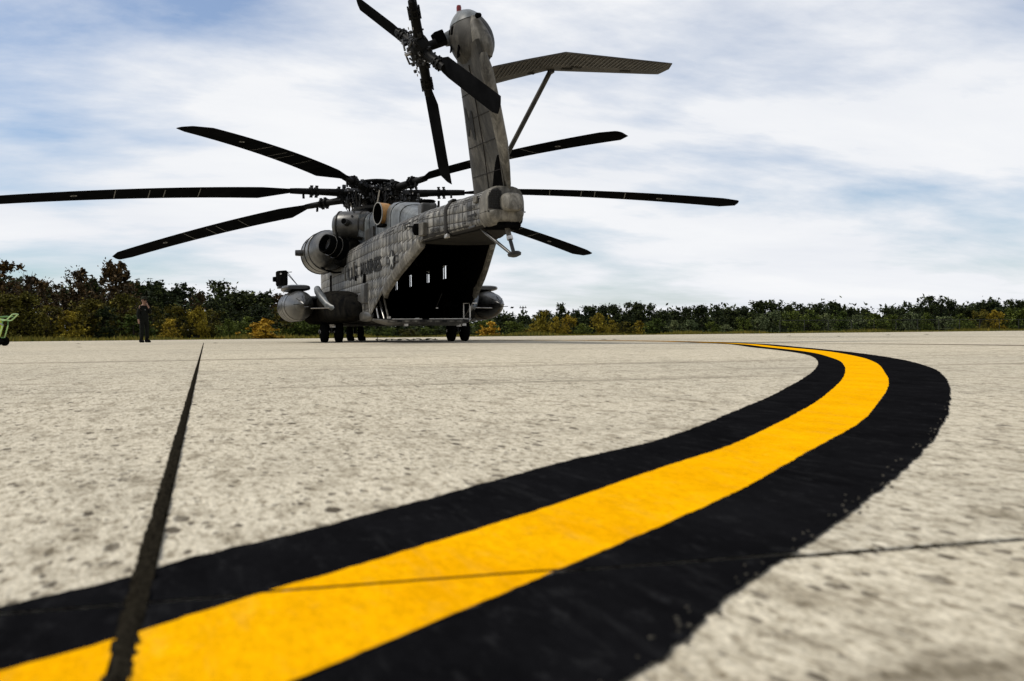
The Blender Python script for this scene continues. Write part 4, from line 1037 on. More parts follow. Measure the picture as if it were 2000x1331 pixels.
# --- landing gear
def wheel(par, x, y, r, w):
    wh = empty('wheel'); wh.parent = par
    MB().lathe([(-w/2, r*.62), (-w*.48, r*.80), (-w*.40, r*.94), (-w*.22, r), (w*.22, r), (w*.40, r*.94), (w*.48, r*.80), (w/2, r*.62)], (x, y, r-.006), (0, 1, 0), 30).build('tyre', M['rubber'], par, 50)
    MB().lathe([(-w*.46, r*.15), (-w*.44, r*.60), (w*.44, r*.60), (w*.46, r*.15)], (x, y, r-.006), (0, 1, 0), 24).build('rim', M['dkmetal'], par, 40)
    bpy.data.objects.remove(wh)
for s in (1, -1):
    lg = empty('main_landing_gear'); lg.parent = heli
    for y in (1.75, 2.18): wheel(lg, -3.2, s*y, .33, .235)
    MB().tube([(-3.2, s*1.6, .33), (-3.2, s*2.3, .33)], .05, 12).build('axle', M['steel'], lg)
    MB().tube([(-3.2, s*1.965, .30), (-3.15, s*1.95, .95)], [.075, .09], 14).build('oleo_strut', M['dkmetal'], lg)
    MB().tube([(-3.2, s*1.965, .42), (-2.3, s*1.9, .85)], .045, 10).build('drag_brace', M['dkmetal'], lg)
    for y in (1.88, 2.05): MB().tube([(-3.3, s*y, .45), (-3.32, s*(y+(.1 if y > 2 else -.1)), .66)], .028, 8).build('brake_line', M['steel'], lg)
    MB().box((-3.3, s*1.965, .50), (.06, .14, .09)).build('torque_link', M['steel'], lg)
ng = empty('nose_landing_gear'); ng.parent = heli
for y in (-.2, .22): wheel(ng, 5.3, y, .31, .20)
MB().tube([(5.3, -.25, .31), (5.3, .27, .31)], .04, 10).build('axle', M['steel'], ng)
MB().tube([(5.3, .01, .3), (5.25, .01, .85)], .07, 12).build('oleo_strut', M['dkmetal'], ng)
sl2 = empty('search_light'); sl2.parent = heli
MB().tube([(-.6, 1.9, .60), (-.6, 1.9, .40)], .06, 10).build('lamp_post', M['dkmetal'], sl2)
MB().lathe([(-.12, .06), (-.05, .13), (.10, .15), (.13, .14)], (-.6, 1.9, .36), (-.6, .2, -.3), 16).build('lamp_housing', M['steel'], sl2)

# --- markings
def text_mesh(txt, size, bold=0.0):
    cu_ = bpy.data.curves.new('lettering', 'FONT'); cu_.body = txt; cu_.size = size; cu_.offset = bold; cu_.resolution_u = 2
    o = bpy.data.objects.new('lettering', cu_); COL.objects.link(o)
    dg = bpy.context.evaluated_depsgraph_get(); dg.update()
    me = bpy.data.meshes.new_from_object(o.evaluated_get(dg))
    bpy.data.objects.remove(o)
    return me
def side_text(txt, x0, x1, z0, h, mt, off, name='lettering', split=.3):
    me = text_mesh(txt, 1.0, .03); bm = bmesh.new(); bm.from_mesh(me)
    xsv = [q.co.x for q in bm.verts]; ysv = [q.co.y for q in bm.verts]; xa, xb, ya, yb = min(xsv), max(xsv), min(ysv), max(ysv)
    n = int(abs(x1-x0)/split)
    for i in range(1, n):
        bmesh.ops.bisect_plane(bm, geom=bm.verts[:]+bm.edges[:]+bm.faces[:], plane_co=(xa+(xb-xa)*i/n, 0, 0), plane_no=(1, 0, 0))
    for q in bm.verts:
        x = x0+(q.co.x-xa)/(xb-xa)*(x1-x0); z = z0+(q.co.y-ya)/(yb-ya)*h
        q.co = (x, hw(x)+off, z)
    bm.to_mesh(me); bm.free(); me.materials.clear(); me.materials.append(mt); me.name = name
    return link(name, me, heli)
side_text('U.S.', -2.6, -4.7, 1.88, .40, M['mark'], .022)
side_text('MARINES', -5.15, -8.25, 1.88, .40, M['mark'], .022)
side_text('DANGER', -14.22, -14.62, 2.765, .085, M['mark'], .022, 'lettering', .1)
side_text('KEEP AWAY', -14.22, -14.66, 2.52, .075, M['mark'], .022, 'lettering', .1)
ar = MB().add([(x, hw(x)+.022, z) for x, z in ((-14.22, 2.62), (-14.22, 2.665), (-14.60, 2.665), (-14.60, 2.72), (-14.74, 2.645), (-14.60, 2.57), (-14.60, 2.62))], [(0, 1, 2, 6), (3, 4, 5), (3, 5, 6, 2)])
ar.build('danger_arrow', M['mark'], heli, 0)
side_text('55608', -11.95, -12.45, 2.50, .10, M['mark'], .022, 'serial_number', .1)
# roundel
def on_side(pts, off): return [(x, hw(x)+off, z) for x, z in pts]
cx, cz, rr = -9.26, 2.09, .245
ri = empty('roundel'); ri.parent = heli
def fan(outline, off, name, mt):
    m_ = MB(); P = on_side([(cx-a, cz+b) for a, b in outline], off); c = on_side([(cx, cz)], off)[0]
    n = len(P); m_.add([c]+P, [(0, 1+i, 1+(i+1) % n) for i in range(n)]); return m_.build(name, mt, ri, 0, False)
fan([(rr*1.02*math.cos(t), rr*math.sin(t)) for t in np.linspace(0, 2*math.pi, 33)[:-1]], .024, 'disc', M['mark'])
bars = MB()
for s in (-1, 1):
    for (x0, x1, z0, z1) in ((.24, .52, .06, .09), (.24, .52, -.09, -.06), (.49, .52, -.06, .06)):
        q = [(cx-s*x0, cz+z0), (cx-s*x1, cz+z0), (cx-s*x1, cz+z1), (cx-s*x0, cz+z1)]
        bars.add(on_side(q, .024), [(0, 1, 2, 3)])
bars.build('bar', M['mark'], ri, 0, False)
fan([((.24 if i % 2 == 0 else .092)*math.sin(i*math.pi/5), (.24 if i % 2 == 0 else .092)*math.cos(i*math.pi/5)) for i in range(10)], .028, 'star', M['marklight'])
# squadron letter on the pylon
me = text_mesh('M', 1.0, .01); bm = bmesh.new(); bm.from_mesh(me)
for q in bm.verts:
    t = .12+q.co.x*.42; z = 4.35+q.co.y*.75-.25*(q.co.x)
    q.co = pyl_pt(z, min(.9, t), .012)
bm.to_mesh(me); bm.free(); me.materials.clear(); me.materials.append(M['mark']); link('tail_letter', me, heli)

# ------------------------------------------------------------------ things on the ground near the helicopter
ck = empty('wheel_chock', (5.0, -.02, 0)); tag(ck, 'black rubber wheel chock against the nose wheel', 'chock')
for dx in (0,):
    c_ = MB().prism([(-.16, -.32, 0), (.16, -.32, 0), (.04, -.32, .17), (-.06, -.32, .17)], (0, .22, 0)).build('wedge', M['rubber'], ck); bevel(c_, .015)
    c_ = MB().prism([(-.16, .12, 0), (.16, .12, 0), (.04, .12, .17), (-.06, .12, .17)], (0, .22, 0)).build('wedge', M['rubber'], ck); bevel(c_, .015)
    MB().tube([(0, -.12, .06), (.02, 0, .02), (0, .14, .06)], .012, 6).build('rope', M['sealant'], ck)
P = []
for i in range(60):
    t = i/59; P.append(Vector((-2.0+t*.3, .35-t*2.0, .03)) + Vector((.25*math.sin(t*37), .10*math.sin(t*53), .05*abs(math.sin(t*41)))))
cable = MB().tube(P, .012, 5).build('ground_cable', M['rubber']); tag(cable, 'thin black cable lying in loops on the concrete under the cargo ramp', 'cable')
ps = MB().tube([(-2.0, .37, .02), (-1.98, .38, .30)], .01, 5); o = ps.build('static_wire', M['rubber']); tag(o, 'short upright wire hanging under the helicopter belly to the concrete', 'wire')

# ------------------------------------------------------------------ crew member
def skin_obj(name, verts, edges, radii, m_, parent, root=0, sub=2):
    me = bpy.data.meshes.new(name); me.from_pydata(verts, edges, []); me.materials.append(m_)
    o = link(name, me, parent)
    md = o.modifiers.new('skin', 'SKIN'); md.use_smooth_shade = True
    for i, r in enumerate(radii):
        sv = me.skin_vertices[0].data[i]; sv.radius = (r, r) if isinstance(r, (int, float)) else r; sv.use_root = (i == root)
    ss = o.modifiers.new('sub', 'SUBSURF'); ss.levels = sub; ss.render_levels = sub
    return o
def ensure_skin(me):
    if not me.skin_vertices: pass
M['flesh'] = m_plain('skin_tone', (0.26, 0.15, 0.10), 0.55, 0, 0.3, 0.1)
M['uniform'] = m_plain('dark_flight_suit', (0.008, 0.009, 0.007), 0.9, 0, 0.1, 0.4, 14)
M['cap'] = m_plain('dark_green_cap', (0.02, 0.022, 0.014), 0.9, 0, 0.1, 0.4, 14)
pp = empty('person', G(-14.65, 42.0), YAW+math.radians(-128)); tag(pp, 'person in dark flight suit and cap standing at the apron edge, hand at chin', 'person')
# local axes: x ahead of the person, y to their left, z up
V = [(0, 0, .95), (0, 0, 1.15), (0, 0, 1.38), (.01, 0, 1.50), (.02, 0, 1.58), (.03, 0, 1.68), (.02, 0, 1.76),
     (0, .10, .90), (.02, .12, .50), (0, .12, .10), (.14, .14, .04),
     (0, -.10, .90), (.03, -.12, .50), (.02, -.13, .10), (.16, -.15, .04),
     (0, .17, 1.42), (.02, .26, 1.16), (.20, .17, 1.26), (.17, .07, 1.46), (.14, .05, 1.53),
     (0, -.17, 1.42), (-.02, -.25, 1.14), (.04, -.27, .90), (.06, -.27, .82)]
Ed = [(0, 1), (1, 2), (2, 3), (3, 4), (4, 5), (5, 6), (0, 7), (7, 8), (8, 9), (9, 10), (0, 11), (11, 12), (12, 13), (13, 14), (2, 15), (15, 16), (16, 17), (17, 18), (18, 19), (2, 20), (20, 21), (21, 22), (22, 23)]
Rd = [.135, .13, .145, .055, .075, .095, .075, .095, .068, .05, .045, .095, .068, .05, .045, .07, .052, .042, .032, .03, .07, .052, .036, .036]
for hx_, ba, dr in ((19, (.14, .05, 1.53), (-.01, -.02, .06)), (23, (.06, -.27, .82), (.02, .0, -.08))):
    for i in range(4):
        d = (i-1.5)*.018
        a = len(V); V.append((ba[0]+dr[0]*.6, ba[1]+dr[1]*.6+d, ba[2]+dr[2]*.6)); V.append((ba[0]+dr[0]*1.1-.02, ba[1]+dr[1]*1.1+d, ba[2]+dr[2]*(1.1-.1*abs(i-1.4)))); Ed += [(hx_, a), (a, a+1)]; Rd += [.010, .009]
    a = len(V); V.append((ba[0]+.03, ba[1]+.02, ba[2]+dr[2]*.3)); Ed.append((hx_, a)); Rd.append(.011)
body = skin_obj('body', V, Ed, Rd, M['flesh'], pp)
# flight suit grown over the body from collar to wrists and ankles
SV = [V[i] for i in (0, 1, 2, 7, 8, 9, 11, 12, 13, 15, 16, 17, 20, 21, 22)]; SV.append((.01, 0, 1.47)); SV[11] = (.20, .17, 1.27); SV.append((.185, .11, 1.38))
SE = [(0, 1), (1, 2), (2, 15), (0, 3), (3, 4), (4, 5), (0, 6), (6, 7), (7, 8), (2, 9), (9, 10), (10, 11), (11, 16), (2, 12), (12, 13), (13, 14)]
SR = [.155, .152, .170, .115, .088, .075, .115, .088, .075, .090, .070, .058, .09, .070, .055, .075, .05]
suit = skin_obj('flight_suit', SV, SE, SR, M['uniform'], pp)
for y in (.12, -.13):
    b_ = MB().rings([superring(x, y+(.02 if y > 0 else -.02)*max(0, x)*5, z, w, h, 14, .75) for x, z, w, h in ((-.09, .07, .04, .06), (-.05, .075, .055, .075), (.05, .07, .055, .07), (.14, .05, .052, .05), (.20, .035, .035, .032))]); b_.tube([(0, y, .08), (0, y, .28)], [.06, .068], 12)
    b_.build('boot', M['rubber'], pp, 50)
MB().lathe([(0, .112), (.05, .112), (.09, .098), (.115, .06), (.12, .01)], (.025, 0, 1.72), (-.15, 0, 1), 18).build('cap', M['cap'], pp)
MB().rings([[(.10, -.08, 1.735), (.20, -.06, 1.745), (.235, 0, 1.75), (.20, .06, 1.745), (.10, .08, 1.735)], [(.10, -.08, 1.745), (.20, -.06, 1.755), (.235, 0, 1.76), (.20, .06, 1.755), (.10, .08, 1.745)]]).build('cap_peak', M['cap'], pp)
MB().box((.115, 0, 1.69), (.035, .15, .04)).build('sunglasses', M['soot_shade'], pp)
MB().rings([[(.12, -.012, 1.68), (.12, .012, 1.68), (.115, .015, 1.64), (.115, -.015, 1.64)], [(.135, -.006, 1.675), (.135, .006, 1.675), (.145, .012, 1.645), (.145, -.012, 1.645)]]).build('nose', M['flesh'], pp)
MB().box((.113, 0, 1.612), (.02, .045, .012)).build('mouth', M['red'], pp)
for y in (.098, -.098): MB().box((.02, y, 1.67), (.035, .02, .06)).build('ear', M['flesh'], pp)
MB().box((-.02, -.19, 1.42), (.05, .03, .05)).build('shoulder_patch', M['white'], pp)
MB().box((.165, -.04, 1.30), (.01, .05, .025)).build('name_patch', M['white'], pp)

# ------------------------------------------------------------------ green cart at the left edge
M['lime'] = m_plain('lime_green_paint', (0.50, 0.62, 0.02), 0.45, 0, 0.4, 0.2)
M['green'] = m_plain('green_paint', (0.10, 0.22, 0.07), 0.5, 0, 0.4, 0.25)
M['pale_green'] = m_plain('pale_green_paint', (0.42, 0.60, 0.24), 0.45, 0, 0.4, 0.2)
ct = empty('wheeled_cart', G(-15.05, 31.0), YAW); tag(ct, 'green tubular wheeled cart with lime bottle and black tyres at the left edge', 'cart')
# local x ahead (away), y to the left
def L(a, z, d=0): return (d, -a, z)          # a metres to the right, z up, d away
for d in (-.22, .22):
    MB().lathe([(-.05, .08), (-.045, .12), (-.02, .14), (.02, .14), (.045, .12), (.05, .08)], L(.03, .137, d), (1, 0, 0), 22).build('tyre', M['rubber'], ct, 50)
    MB().lathe([(-.047, .02), (-.045, .075), (.045, .075), (.047, .02)], L(.03, .137, d), (1, 0, 0), 18).build('wheel_hub', M['green'], ct, 40)
MB().tube([L(.03, .137, -.26), L(.03, .137, .26)], .018, 8).build('axle', M['dkmetal'], ct)
for d in (-.17, .17):
    MB().tube([L(.05, .24, d), L(.16, .60, d)], .020, 8).build('upright', M['pale_green'], ct)
    MB().tube([L(.05, .24, d), L(-.7, .20, d), L(-.9, .32, d)], .020, 8).build('skid_rail', M['green'], ct)
    MB().tube([L(-.35, .80, d), L(-.05, .79, d), L(.20, .74, d), L(.27, .75, d), L(.46, .92, d)], .020, 8).build('handle_bar', M['pale_green'], ct)
    MB().tube([L(-.35, .82, d), L(.05, .845, d), L(.32, .86, d)], .018, 8).build('upper_bar', M['green'], ct)
    MB().tube([L(.16, .60, d), L(.16, .74, d)], .018, 8).build('post', M['green'], ct)
MB().tube([L(.46, .92, -.17), L(.47, .93, 0), L(.46, .92, .17)], .020, 8).build('grip', M['pale_green'], ct)
MB().tube([L(-.4, .76, -.17), L(0.0, .70, -.17), L(.18, .60, -.17)], .026, 8).build('cross_brace', M['marklight'], ct)
MB().lathe([(-.32, .02), (-.30, .10), (-.22, .15), (.18, .15), (.26, .10), (.30, .04), (.36, .04)], L(-.10, .46), (0, -.28, 1), 22).build('bottle', M['lime'], ct, 50)

# ------------------------------------------------------------------ vegetation
def leaf_mesh(name, m_, centres, per, rad, size, seed, aspect=1.7, flat=.8):
    """leaf sized cards scattered through clumps; centres is a list of (x,y,z,r)"""
    g = np.random.default_rng(seed); C = np.array(centres, float)
    n = len(C)*per
    idx = np.repeat(np.arange(len(C)), per)
    d = g.normal(size=(n, 3)); d /= np.linalg.norm(d, axis=1)[:, None]
    rr_ = C[idx, 3]*np.abs(g.normal(size=n))*.75*rad
    p0 = C[idx, :3] + d*rr_[:, None]*np.array([1, 1, flat])
    nrm = d*.5 + g.normal(size=(n, 3))*.7; nrm /= np.linalg.norm(nrm, axis=1)[:, None]
    t = np.cross(nrm, g.normal(size=(n, 3))); t /= np.linalg.norm(t, axis=1)[:, None]
    b = np.cross(nrm, t); s_ = size*(.5+g.random(n)*.9)
    t *= (s_*.5*aspect)[:, None]; b *= (s_*.5)[:, None]
    vv = np.stack([p0-t, p0+b*.9, p0+t, p0-b*.9], 1).reshape(-1, 3)
    me = bpy.data.meshes.new(name); me.vertices.add(n*4); me.vertices.foreach_set('co', vv.ravel())
    me.loops.add(n*4); me.loops.foreach_set('vertex_index', np.arange(n*4)); me.polygons.add(n)
    me.polygons.foreach_set('loop_start', np.arange(n)*4)
    me.update(); me.validate(); me.materials.append(m_); return me
def crown_centres(seed, h, w, base, n, kind):
    """clump centres gathered round a handful of uneven lobes, with stray shoots beyond them"""
    g = random.Random(seed); out = []; lobes = []
    for i in range(11 if kind != 'open' else 8):
        t = g.random(); a = g.uniform(0, 2*math.pi)
        k = (1-.80*t) if kind == 'cone' else math.sin(math.pi*(.28+.60*t))
        r = w*.72*k*g.random()**.5; z = base+(h*.90-base)*t
        lobes.append((r*math.cos(a), r*math.sin(a), z, h*g.uniform(.06, .13)*(.8 if t > .7 else 1.15)))
    lobes.append((g.uniform(-.2, .2)*w, g.uniform(-.2, .2)*w, h*.90, h*.055)); lobes.append((0, 0, base+.15*h, h*.14))
    for i in range(n):
        l = g.choice(lobes); sg = l[3]*(1.0 if g.random() < .85 else 1.35)
        p_ = [l[k]+g.gauss(0, sg)*(1.0 if k < 2 else .85) for k in range(3)]
        if p_[2] > h: p_[2] = h-g.random()*.08*h
        if p_[2] < .03*h: p_[2] = g.uniform(.03, .2)*h
        cr = h*g.uniform(.022, .062)
        out.append((p_[0], p_[1], p_[2], cr))
        if g.random() < .08:
            for q in range(3): out.append((p_[0]+g.uniform(-.05, .05), p_[1]+g.uniform(-.05, .05), min(h, p_[2]+cr*(.7+q*.55)), .018*h*(1.3-.3*q)))
    return out
def trunk_mesh(seed, h, w, cents, m_):
    g = random.Random(seed); m2 = MB()
    top = h*.72; lx, ly = g.uniform(-.05, .05)*h, g.uniform(-.05, .05)*h
    def tp(t): return Vector((lx*t*t, ly*t, top*t))
    m2.tube([tp(t) for t in (0, .15, .4, .7, 1)], [h*.030, h*.022, h*.017, h*.011, h*.004], 7)
    for c in g.sample(cents, min(10, len(cents))):
        t = g.uniform(.25, .8); a = tp(t); e = Vector(c[:3]); mid_ = a.lerp(e, .5)+Vector((0, 0, .06*h))
        m2.tube([a, mid_, e], [h*.010, h*.006, h*.002], 5)
    return m2.mesh('trunk', m_, 60)
SPEC = {}
def species(key, kind, leafm, h, w, base, n, per, size, seed, variants=3, rad=1.0):
    SPEC[key] = []
    for i in range(variants):
        c = crown_centres(seed+i*11, h, w, base, n, kind)
        SPEC[key].append((leaf_mesh('crown', M[leafm], c, per, rad, size, seed+i, 1.9, 1.25), trunk_mesh(seed+i*7, h, w, c, M['bark'])))
# all species are modelled 6 m tall and scaled
species('dark', 'round', 'leaf_dark', 6, 2.5, .3, 260, 20, .16, 101, 4)
species('oak', 'open', 'leaf_rust', 6, 2.4, .5, 190, 17, .16, 201, 4, 1.1)
species('pine', 'cone', 'leaf_dark', 6, 2.0, .3, 250, 20, .15, 301, 4)
species('green', 'round', 'leaf_green', 6, 2.9, .2, 260, 20, .18, 401, 4)
species('olive', 'round', 'leaf_olive', 6, 3.0, .2, 260, 20, .18, 501, 4)
species('yellow', 'round', 'leaf_yellow', 6, 2.6, .2, 230, 20, .18, 601, 4)
species('silver', 'round', 'leaf_silver', 6, 3.6, .2, 260, 20, .19, 701, 4)
species('gold', 'open', 'leaf_gold', 6, 3.0, .2, 170, 16, .36, 801, 2)
HZ = lambda px: 651.8+.0094*(1000-px)
ORD = ['first', 'second', 'third', 'fourth', 'fifth', 'sixth', 'seventh', 'eighth', 'ninth', 'tenth', 'eleventh', 'twelfth', 'thirteenth', 'fourteenth', 'fifteenth', 'sixteenth', 'seventeenth', 'eighteenth', 'nineteenth', 'twentieth']
ORD += ['twenty-'+q for q in ORD[:9]] + ['thirtieth'] + ['thirty-'+q for q in ORD[:9]]
grow = random.Random(5)
def plant(name, key, px, ytop, b, sx, label, cat, group):
    h = (HZ(px)-ytop)/FPX*b + .25
    e = empty(name, G((px-1000)/FPX*b, b, -.06), grow.uniform(0, 6.28))
    s = h/6.0; sx *= 1.22*grow.uniform(.85, 1.25); e.scale = (s*sx, s*sx*grow.uniform(.85, 1.15), s)
    cm, tm_ = SPEC[key][grow.randrange(len(SPEC[key]))]
    link('crown', cm, e); link('trunk', tm_, e)
    tag(e, label, cat, group); return e
NAME = {'dark': ('broadleaf_tree', 'dark green broadleaf'), 'oak': ('oak_tree', 'rust-tinged oak'), 'pine': ('conifer_tree', 'dark pointed conifer'), 'green': ('green_shrub', 'green'), 'olive': ('olive_shrub', 'olive-brown'), 'yellow': ('yellow_shrub', 'yellowing'), 'silver': ('silver_shrub', 'silver-green'), 'gold': ('golden_shrub', 'golden')}
left_back = [(8,510,84,'oak',.9),(52,540,92,'oak',1.0),(92,548,90,'oak',.8),(150,528,96,'oak',1.0),(205,513,94,'oak',.85),(232,520,99,'oak',.7),(178,545,104,'dark',1.0),(262,552,104,'dark',1.0),(302,551,108,'dark',1.0),(345,554,112,'dark',1.05),(388,572,112,'oak',.9),(422,546,118,'dark',.95),(452,570,122,'dark',1.3),(485,569,126,'dark',1.4),(522,570,130,'dark',1.3),(560,576,128,'oak',1.2),(612,585,132,'dark',1.4)]
for i, (px, y, b, k, sx) in enumerate(left_back):
    plant(NAME[k][0], k, px, y, b, sx, f'{NAME[k][1]} tree, {ORD[i]} from the left edge in the tall row', 'tree', 'tall trees left of the helicopter')
left_front = [(14,575,80,'olive',.9),(62,572,82,'olive',.9),(100,598,80,'olive',1.0),(135,606,80,'yellow',1.0),(172,585,84,'olive',1.0),(205,600,84,'dark',1.2),(240,575,88,'olive',.9),(262,615,84,'green',1.3),(300,600,90,'olive',1.1),(328,622,86,'yellow',1.2),(345,598,94,'olive',1.0),(388,598,94,'yellow',.7),(412,606,96,'olive',1.1),(448,623,88,'green',1.2),(476,617,90,'green',1.2),(512,600,100,'dark',1.3),(550,600,104,'olive',1.2),(585,606,104,'green',1.3),(620,612,106,'green',1.3)]
for i, (px, y, b, k, sx) in enumerate(left_front):
    nm = NAME[k][0] if k != 'dark' else 'dark_shrub'
    plant(nm, k, px, y, b, sx, f'{NAME[k][1] if k != "dark" else "dark"} shrub, {ORD[i]} from the left edge in the low row', 'shrub', 'low shrubs left of the helicopter')
mid = [(655,640,92,'green',1.6),(700,641,94,'green',1.9),(728,642,95,'green',1.6),(760,640,98,'green',2.0),(800,642,98,'olive',2.0),(835,640,100,'green',1.9),(862,641,100,'dark',1.8),(905,632,104,'dark',1.8),(940,626,106,'green',1.6)]
for i, (px, y, b, k, sx) in enumerate(mid):
    plant('green_shrub' if k != 'dark' else 'dark_shrub', k, px, y, b, sx, f'low shrub seen under the helicopter, {ORD[i]} from the left wheels', 'shrub', 'shrubs seen below the helicopter')
plant('golden_shrub', 'gold', 514, 624, 76, 1.75, 'golden yellow shrub left of the helicopter, just beside the drop tank', 'shrub', None)
plant('golden_shrub', 'gold', 957, 629, 90, 1.3, 'small golden shrub right of the helicopter, below the right drop tank', 'shrub', None)
right_back = [(985,612,128,'dark',1.3),(1022,616,132,'dark',1.5),(1060,606,134,'dark',1.2),(1098,594,130,'dark',.75),(1128,606,136,'dark',1.0),(1152,598,134,'pine',.9),(1178,597,138,'dark',.9),(1202,596,136,'dark',.9),(1228,591,138,'pine',.9),(1248,592,138,'dark',.9),(1268,593,138,'pine',.9),(1290,608,140,'dark',1.2),(1318,606,142,'dark',1.1),(1345,599,140,'pine',1.0),(1372,597,142,'dark',.95),(1398,596,140,'pine',1.0),(1428,600,142,'dark',1.0),(1458,598,144,'dark',1.0),(1484,588,142,'pine',1.0),(1512,586,142,'dark',.95),(1540,596,146,'dark',1.0),(1566,592,144,'dark',.9),(1600,592,146,'dark',1.0),(1630,590,144,'dark',1.0),(1660,602,148,'pine',1.0),(1690,603,148,'dark',1.0),(1735,600,148,'dark',1.0),(1766,590,146,'pine',1.1),(1795,598,150,'dark',1.0),(1818,579,146,'pine',1.0),(1838,582,148,'dark',.8),(1856,586,146,'pine',.8),(1882,596,150,'dark',1.0),(1912,592,150,'dark',1.0),(1940,586,148,'dark',.95),(1968,586,150,'pine',1.1),(1994,588,150,'dark',1.0),(2025,585,150,'dark',1.1)]
for i, (px, y, b, k, sx) in enumerate(right_back):
    plant(NAME[k][0], k, px, y, b, sx*1.05, f'{NAME[k][1]}, {ORD[i]} from the helicopter in the right tall row', 'tree', 'tall trees right of the helicopter')
right_front = [(1005,628,118,'green',1.5),(1040,634,116,'yellow',1.2),(1062,608,122,'yellow',.8),(1085,620,120,'yellow',.8),(1110,615,122,'yellow',.7),(1135,632,120,'green',1.3),(1172,612,124,'yellow',.85),(1195,626,122,'yellow',1.0),(1222,628,120,'olive',1.4),(1245,626,122,'yellow',1.1),(1282,622,126,'green',1.3),(1315,626,124,'silver',1.1),(1345,625,124,'silver',1.1),(1388,628,126,'green',1.4),(1420,634,124,'silver',1.3),(1452,620,128,'green',1.2),(1480,614,128,'silver',.9),(1510,606,130,'silver',.8),(1545,608,130,'green',1.0),(1578,604,132,'green',1.0),(1612,612,132,'silver',.9),(1640,608,132,'green',1.0),(1672,616,134,'silver',1.0),(1705,612,134,'green',1.1),(1742,614,134,'green',1.1),(1778,610,136,'silver',.9),(1812,612,136,'green',1.0),(1846,618,136,'silver',1.1),(1880,612,138,'green',1.0),(1915,604,138,'olive',.9),(1944,606,138,'yellow',.8),(1972,602,138,'green',1.0),(2008,600,138,'green',1.1)]
for i, (px, y, b, k, sx) in enumerate(right_front):
    plant(NAME[k][0], k, px, y, b, sx*1.15, f'{NAME[k][1]} shrub, {ORD[i]} from the helicopter in the low row at right', 'shrub', 'low shrubs right of the helicopter')
# bare twigs standing above the oaks
tw = MB(); base = Vector((0, 0, 0)); g = random.Random(3)
for i in range(9):
    a = g.uniform(-.5, .5); z1 = g.uniform(4.6, 6.0)
    p1 = Vector((0, a*1.0, 3.2)); p2 = Vector((g.uniform(-.2, .2), a*2.3, z1))
    tw.tube([(0, 0, 2.0), p1, p1.lerp(p2, .6)+Vector((0, .08, 0)), p2], [.05, .035, .022, .01], 5)
    for j in range(3):
        q = p1.lerp(p2, .4+.2*j); tw.tube([q, q+Vector((g.uniform(-.2, .2), g.uniform(-.45, .45), g.uniform(.3, .6)))], [.015, .006], 4)
bt = empty('bare_tree', G((52-1000)/FPX*89, 89, -.06), YAW); bt.scale = (1.03, 1.03, 1.03)
tw.build('branches', M['bark'], bt); MB().tube([(0, 0, 0), (.05, 0, 1.2), (0, 0, 2.1)], [.14, .10, .06], 7).build('trunk', M['bark'], bt)
tag(bt, 'leafless tree with bare twigs above the oaks near the left edge', 'tree')
# dense wood behind the rows
cs = []; g = random.Random(9)
for i in range(620):
    px = g.uniform(-60, 2080); 
    if 640 < px < 880 and g.random() < .5: continue
    b = 150 if px < 950 else 168
    yt = np.interp(px, [-60, 0, 230, 300, 480, 640, 700, 880, 1000, 1300, 1500, 1820, 2080], [540, 545, 560, 572, 585, 606, 630, 630, 622, 612, 606, 600, 600])
    h = (HZ(px)-yt)/FPX*b
    z = g.uniform(.1, .95)*h; p_ = G((px-1000)/FPX*b, b+g.uniform(-6, 6), max(.4, z)); cs.append((p_.x, p_.y, p_.z, g.uniform(1.0, 1.7)))
for i in range(420):
    px = -80+i*5.2; b = 160; p_ = G((px-1000)/FPX*b, b+g.uniform(-4, 4), g.uniform(.1, .9)); cs.append((p_.x, p_.y, p_.z, 1.1))
wd = link('distant_wood', leaf_mesh('distant_wood', M['leaf_dark'], cs, 130, 1.0, .42, 55)); tag(wd, 'dark distant wood behind the rows of trees', 'wood', None, 'stuff')

# verge of rough grass along the apron edge
g = np.random.default_rng(17); N = 26000
aa = g.uniform(-50, 75, N); dd = g.random(N)**1.6*9
pos = np.array([G(a, edge_at(a)+.15+d, -.06) for a, d in zip(aa, dd)])
tall = np.interp(np.sin(aa*.9)+np.sin(aa*.37+1)+g.normal(size=N)*.4, [-2, 0, 2], [.10, .2, .42])*(.5+g.random(N)*.8)
tall *= np.where((aa > -30) & (aa < -16), 1.3, 1.0)
dx = g.normal(size=(N, 2))*.06; w = .03+g.random(N)*.03
vv = np.zeros((N, 3, 3)); side = np.array([R2.x, R2.y])
vv[:, 0, :2] = pos[:, :2]-side*w[:, None]; vv[:, 1, :2] = pos[:, :2]+side*w[:, None]; vv[:, 2, :2] = pos[:, :2]+dx
vv[:, :2, 2] = -.06; vv[:, 2, 2] = -.06+tall
me = bpy.data.meshes.new('verge_grass'); me.vertices.add(N*3); me.vertices.foreach_set('co', vv.ravel()); me.loops.add(N*3); me.loops.foreach_set('vertex_index', np.arange(N*3)); me.polygons.add(N); me.polygons.foreach_set('loop_start', np.arange(N)*3); me.update(); me.validate(); me.materials.append(M['grass'])
tag(link('verge_grass', me), 'yellow-green rough grass along the far edge of the concrete', 'grass', None, 'stuff')

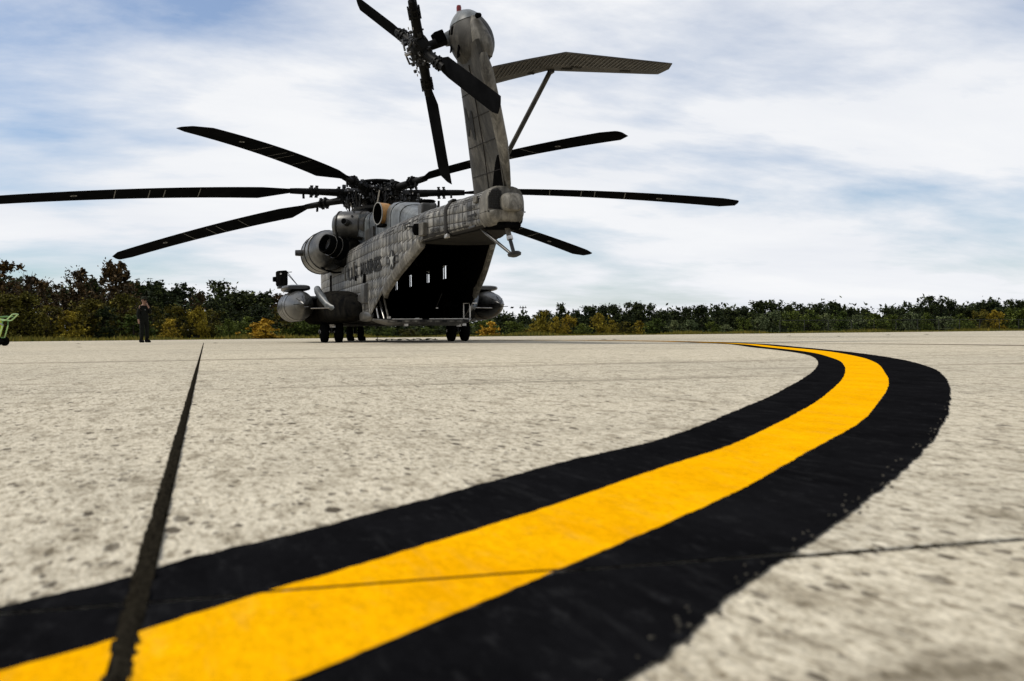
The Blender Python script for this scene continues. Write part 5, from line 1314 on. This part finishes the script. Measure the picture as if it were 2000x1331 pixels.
# chain link fence in front of the shrubs at right
fe = empty('wire_fence', G(42, 124, -.06)); tag(fe, 'low dark wire fence in front of the shrubs at far right', 'fence')
inv = Matrix.Translation(fe.location).inverted()
def fpart(mb, nm, m_):
    o = mb.build(nm, m_, fe); o.matrix_parent_inverse = inv; return o
fa0, fa1 = 28.0, 66.0
def fpos(a, z): q = G(a, edge_at(a)+10+(a-28)*-.06, z); return q
M['fence'] = m_plain('dull_fence_wire', (0.05, 0.05, 0.042), 0.7, 0.3, 0.2, 0.3)
for i in range(14):
    a = fa0+(fa1-fa0)*i/13; fpart(MB().tube([fpos(a, -.06), fpos(a, 1.35)], .035, 6), 'post', M['fence'])
fpart(MB().tube([fpos(fa0, 1.33), fpos((fa0+fa1)/2, 1.33), fpos(fa1, 1.33)], .028, 6), 'top_rail', M['fence'])
for z in (.15, .4, .65, .9, 1.12): fpart(MB().tube([fpos(fa0, z), fpos(fa1, z)], .008, 4), 'wire', M['fence'])

# distant utility pole
up_ = empty('utility_pole', G((1022-1000)/FPX*190, 190, -.06)); tag(up_, 'small distant utility pole with crossarm right of the helicopter', 'utility pole')
MB().tube([(0, 0, 0), (0, 0, 5.1)], [.16, .11], 8).build('pole', M['bark'], up_)
MB().box((0, 0, 4.9), (.14, 1.3, .14), Matrix.Rotation(YAW, 3, 'Z')).build('crossarm', M['bark'], up_)
for y in (-.5, 0, .5): MB().tube([(0, y, 4.95), (0, y, 5.25)], .06, 6).build('insulator', M['dkmetal'], up_)
MB().box((.0, .2, 4.2), (.3, .35, .6)).build('transformer', M['dkmetal'], up_)

# dark leaves and scraps blown across the apron
LEAF = ['dead leaf on the concrete between the green cart and the person, nearer one', 'dead leaf on the concrete between the green cart and the person, farther one', 'dead leaf on far concrete right of the helicopter, left of two', 'dead leaf on far concrete right of the helicopter, right of two', 'dead leaf on far concrete at right, second of four', 'dead leaf on far concrete at right, third of four', 'dead leaf on far concrete at right, first of four', 'dead leaf on the concrete beside the far end of the slab joint', 'dead leaf on far concrete at right, nearest the right edge']
g = random.Random(31)
for i, (px, y) in enumerate([(155, 679), (153, 672), (1180, 664), (1200, 664), (1637, 657.5), (1735, 655), (1542, 657), (420, 671), (1810, 654)]):
    b = .22*FPX/max(3, (y-HZ(px))); p_ = G((px-1000)/FPX*b, b, .006); s = b/45*.13
    pts = [(p_.x+s*math.cos(t)*g.uniform(.5, 1.2)*.5, p_.y+s*math.sin(t)*g.uniform(.6, 1.6), p_.z+g.uniform(0, .05)*s) for t in np.linspace(0, 2*math.pi, 9)[:-1]]
    m2 = MB(); m2.add([(p_.x, p_.y, p_.z+.16*s)]+pts, [(0, 1+k, 1+(k+1) % 8) for k in range(8)])
    o = m2.build('dead_leaf', M['bark'], None, 0); tag(o, LEAF[i], 'leaf', 'dead leaves on the apron')
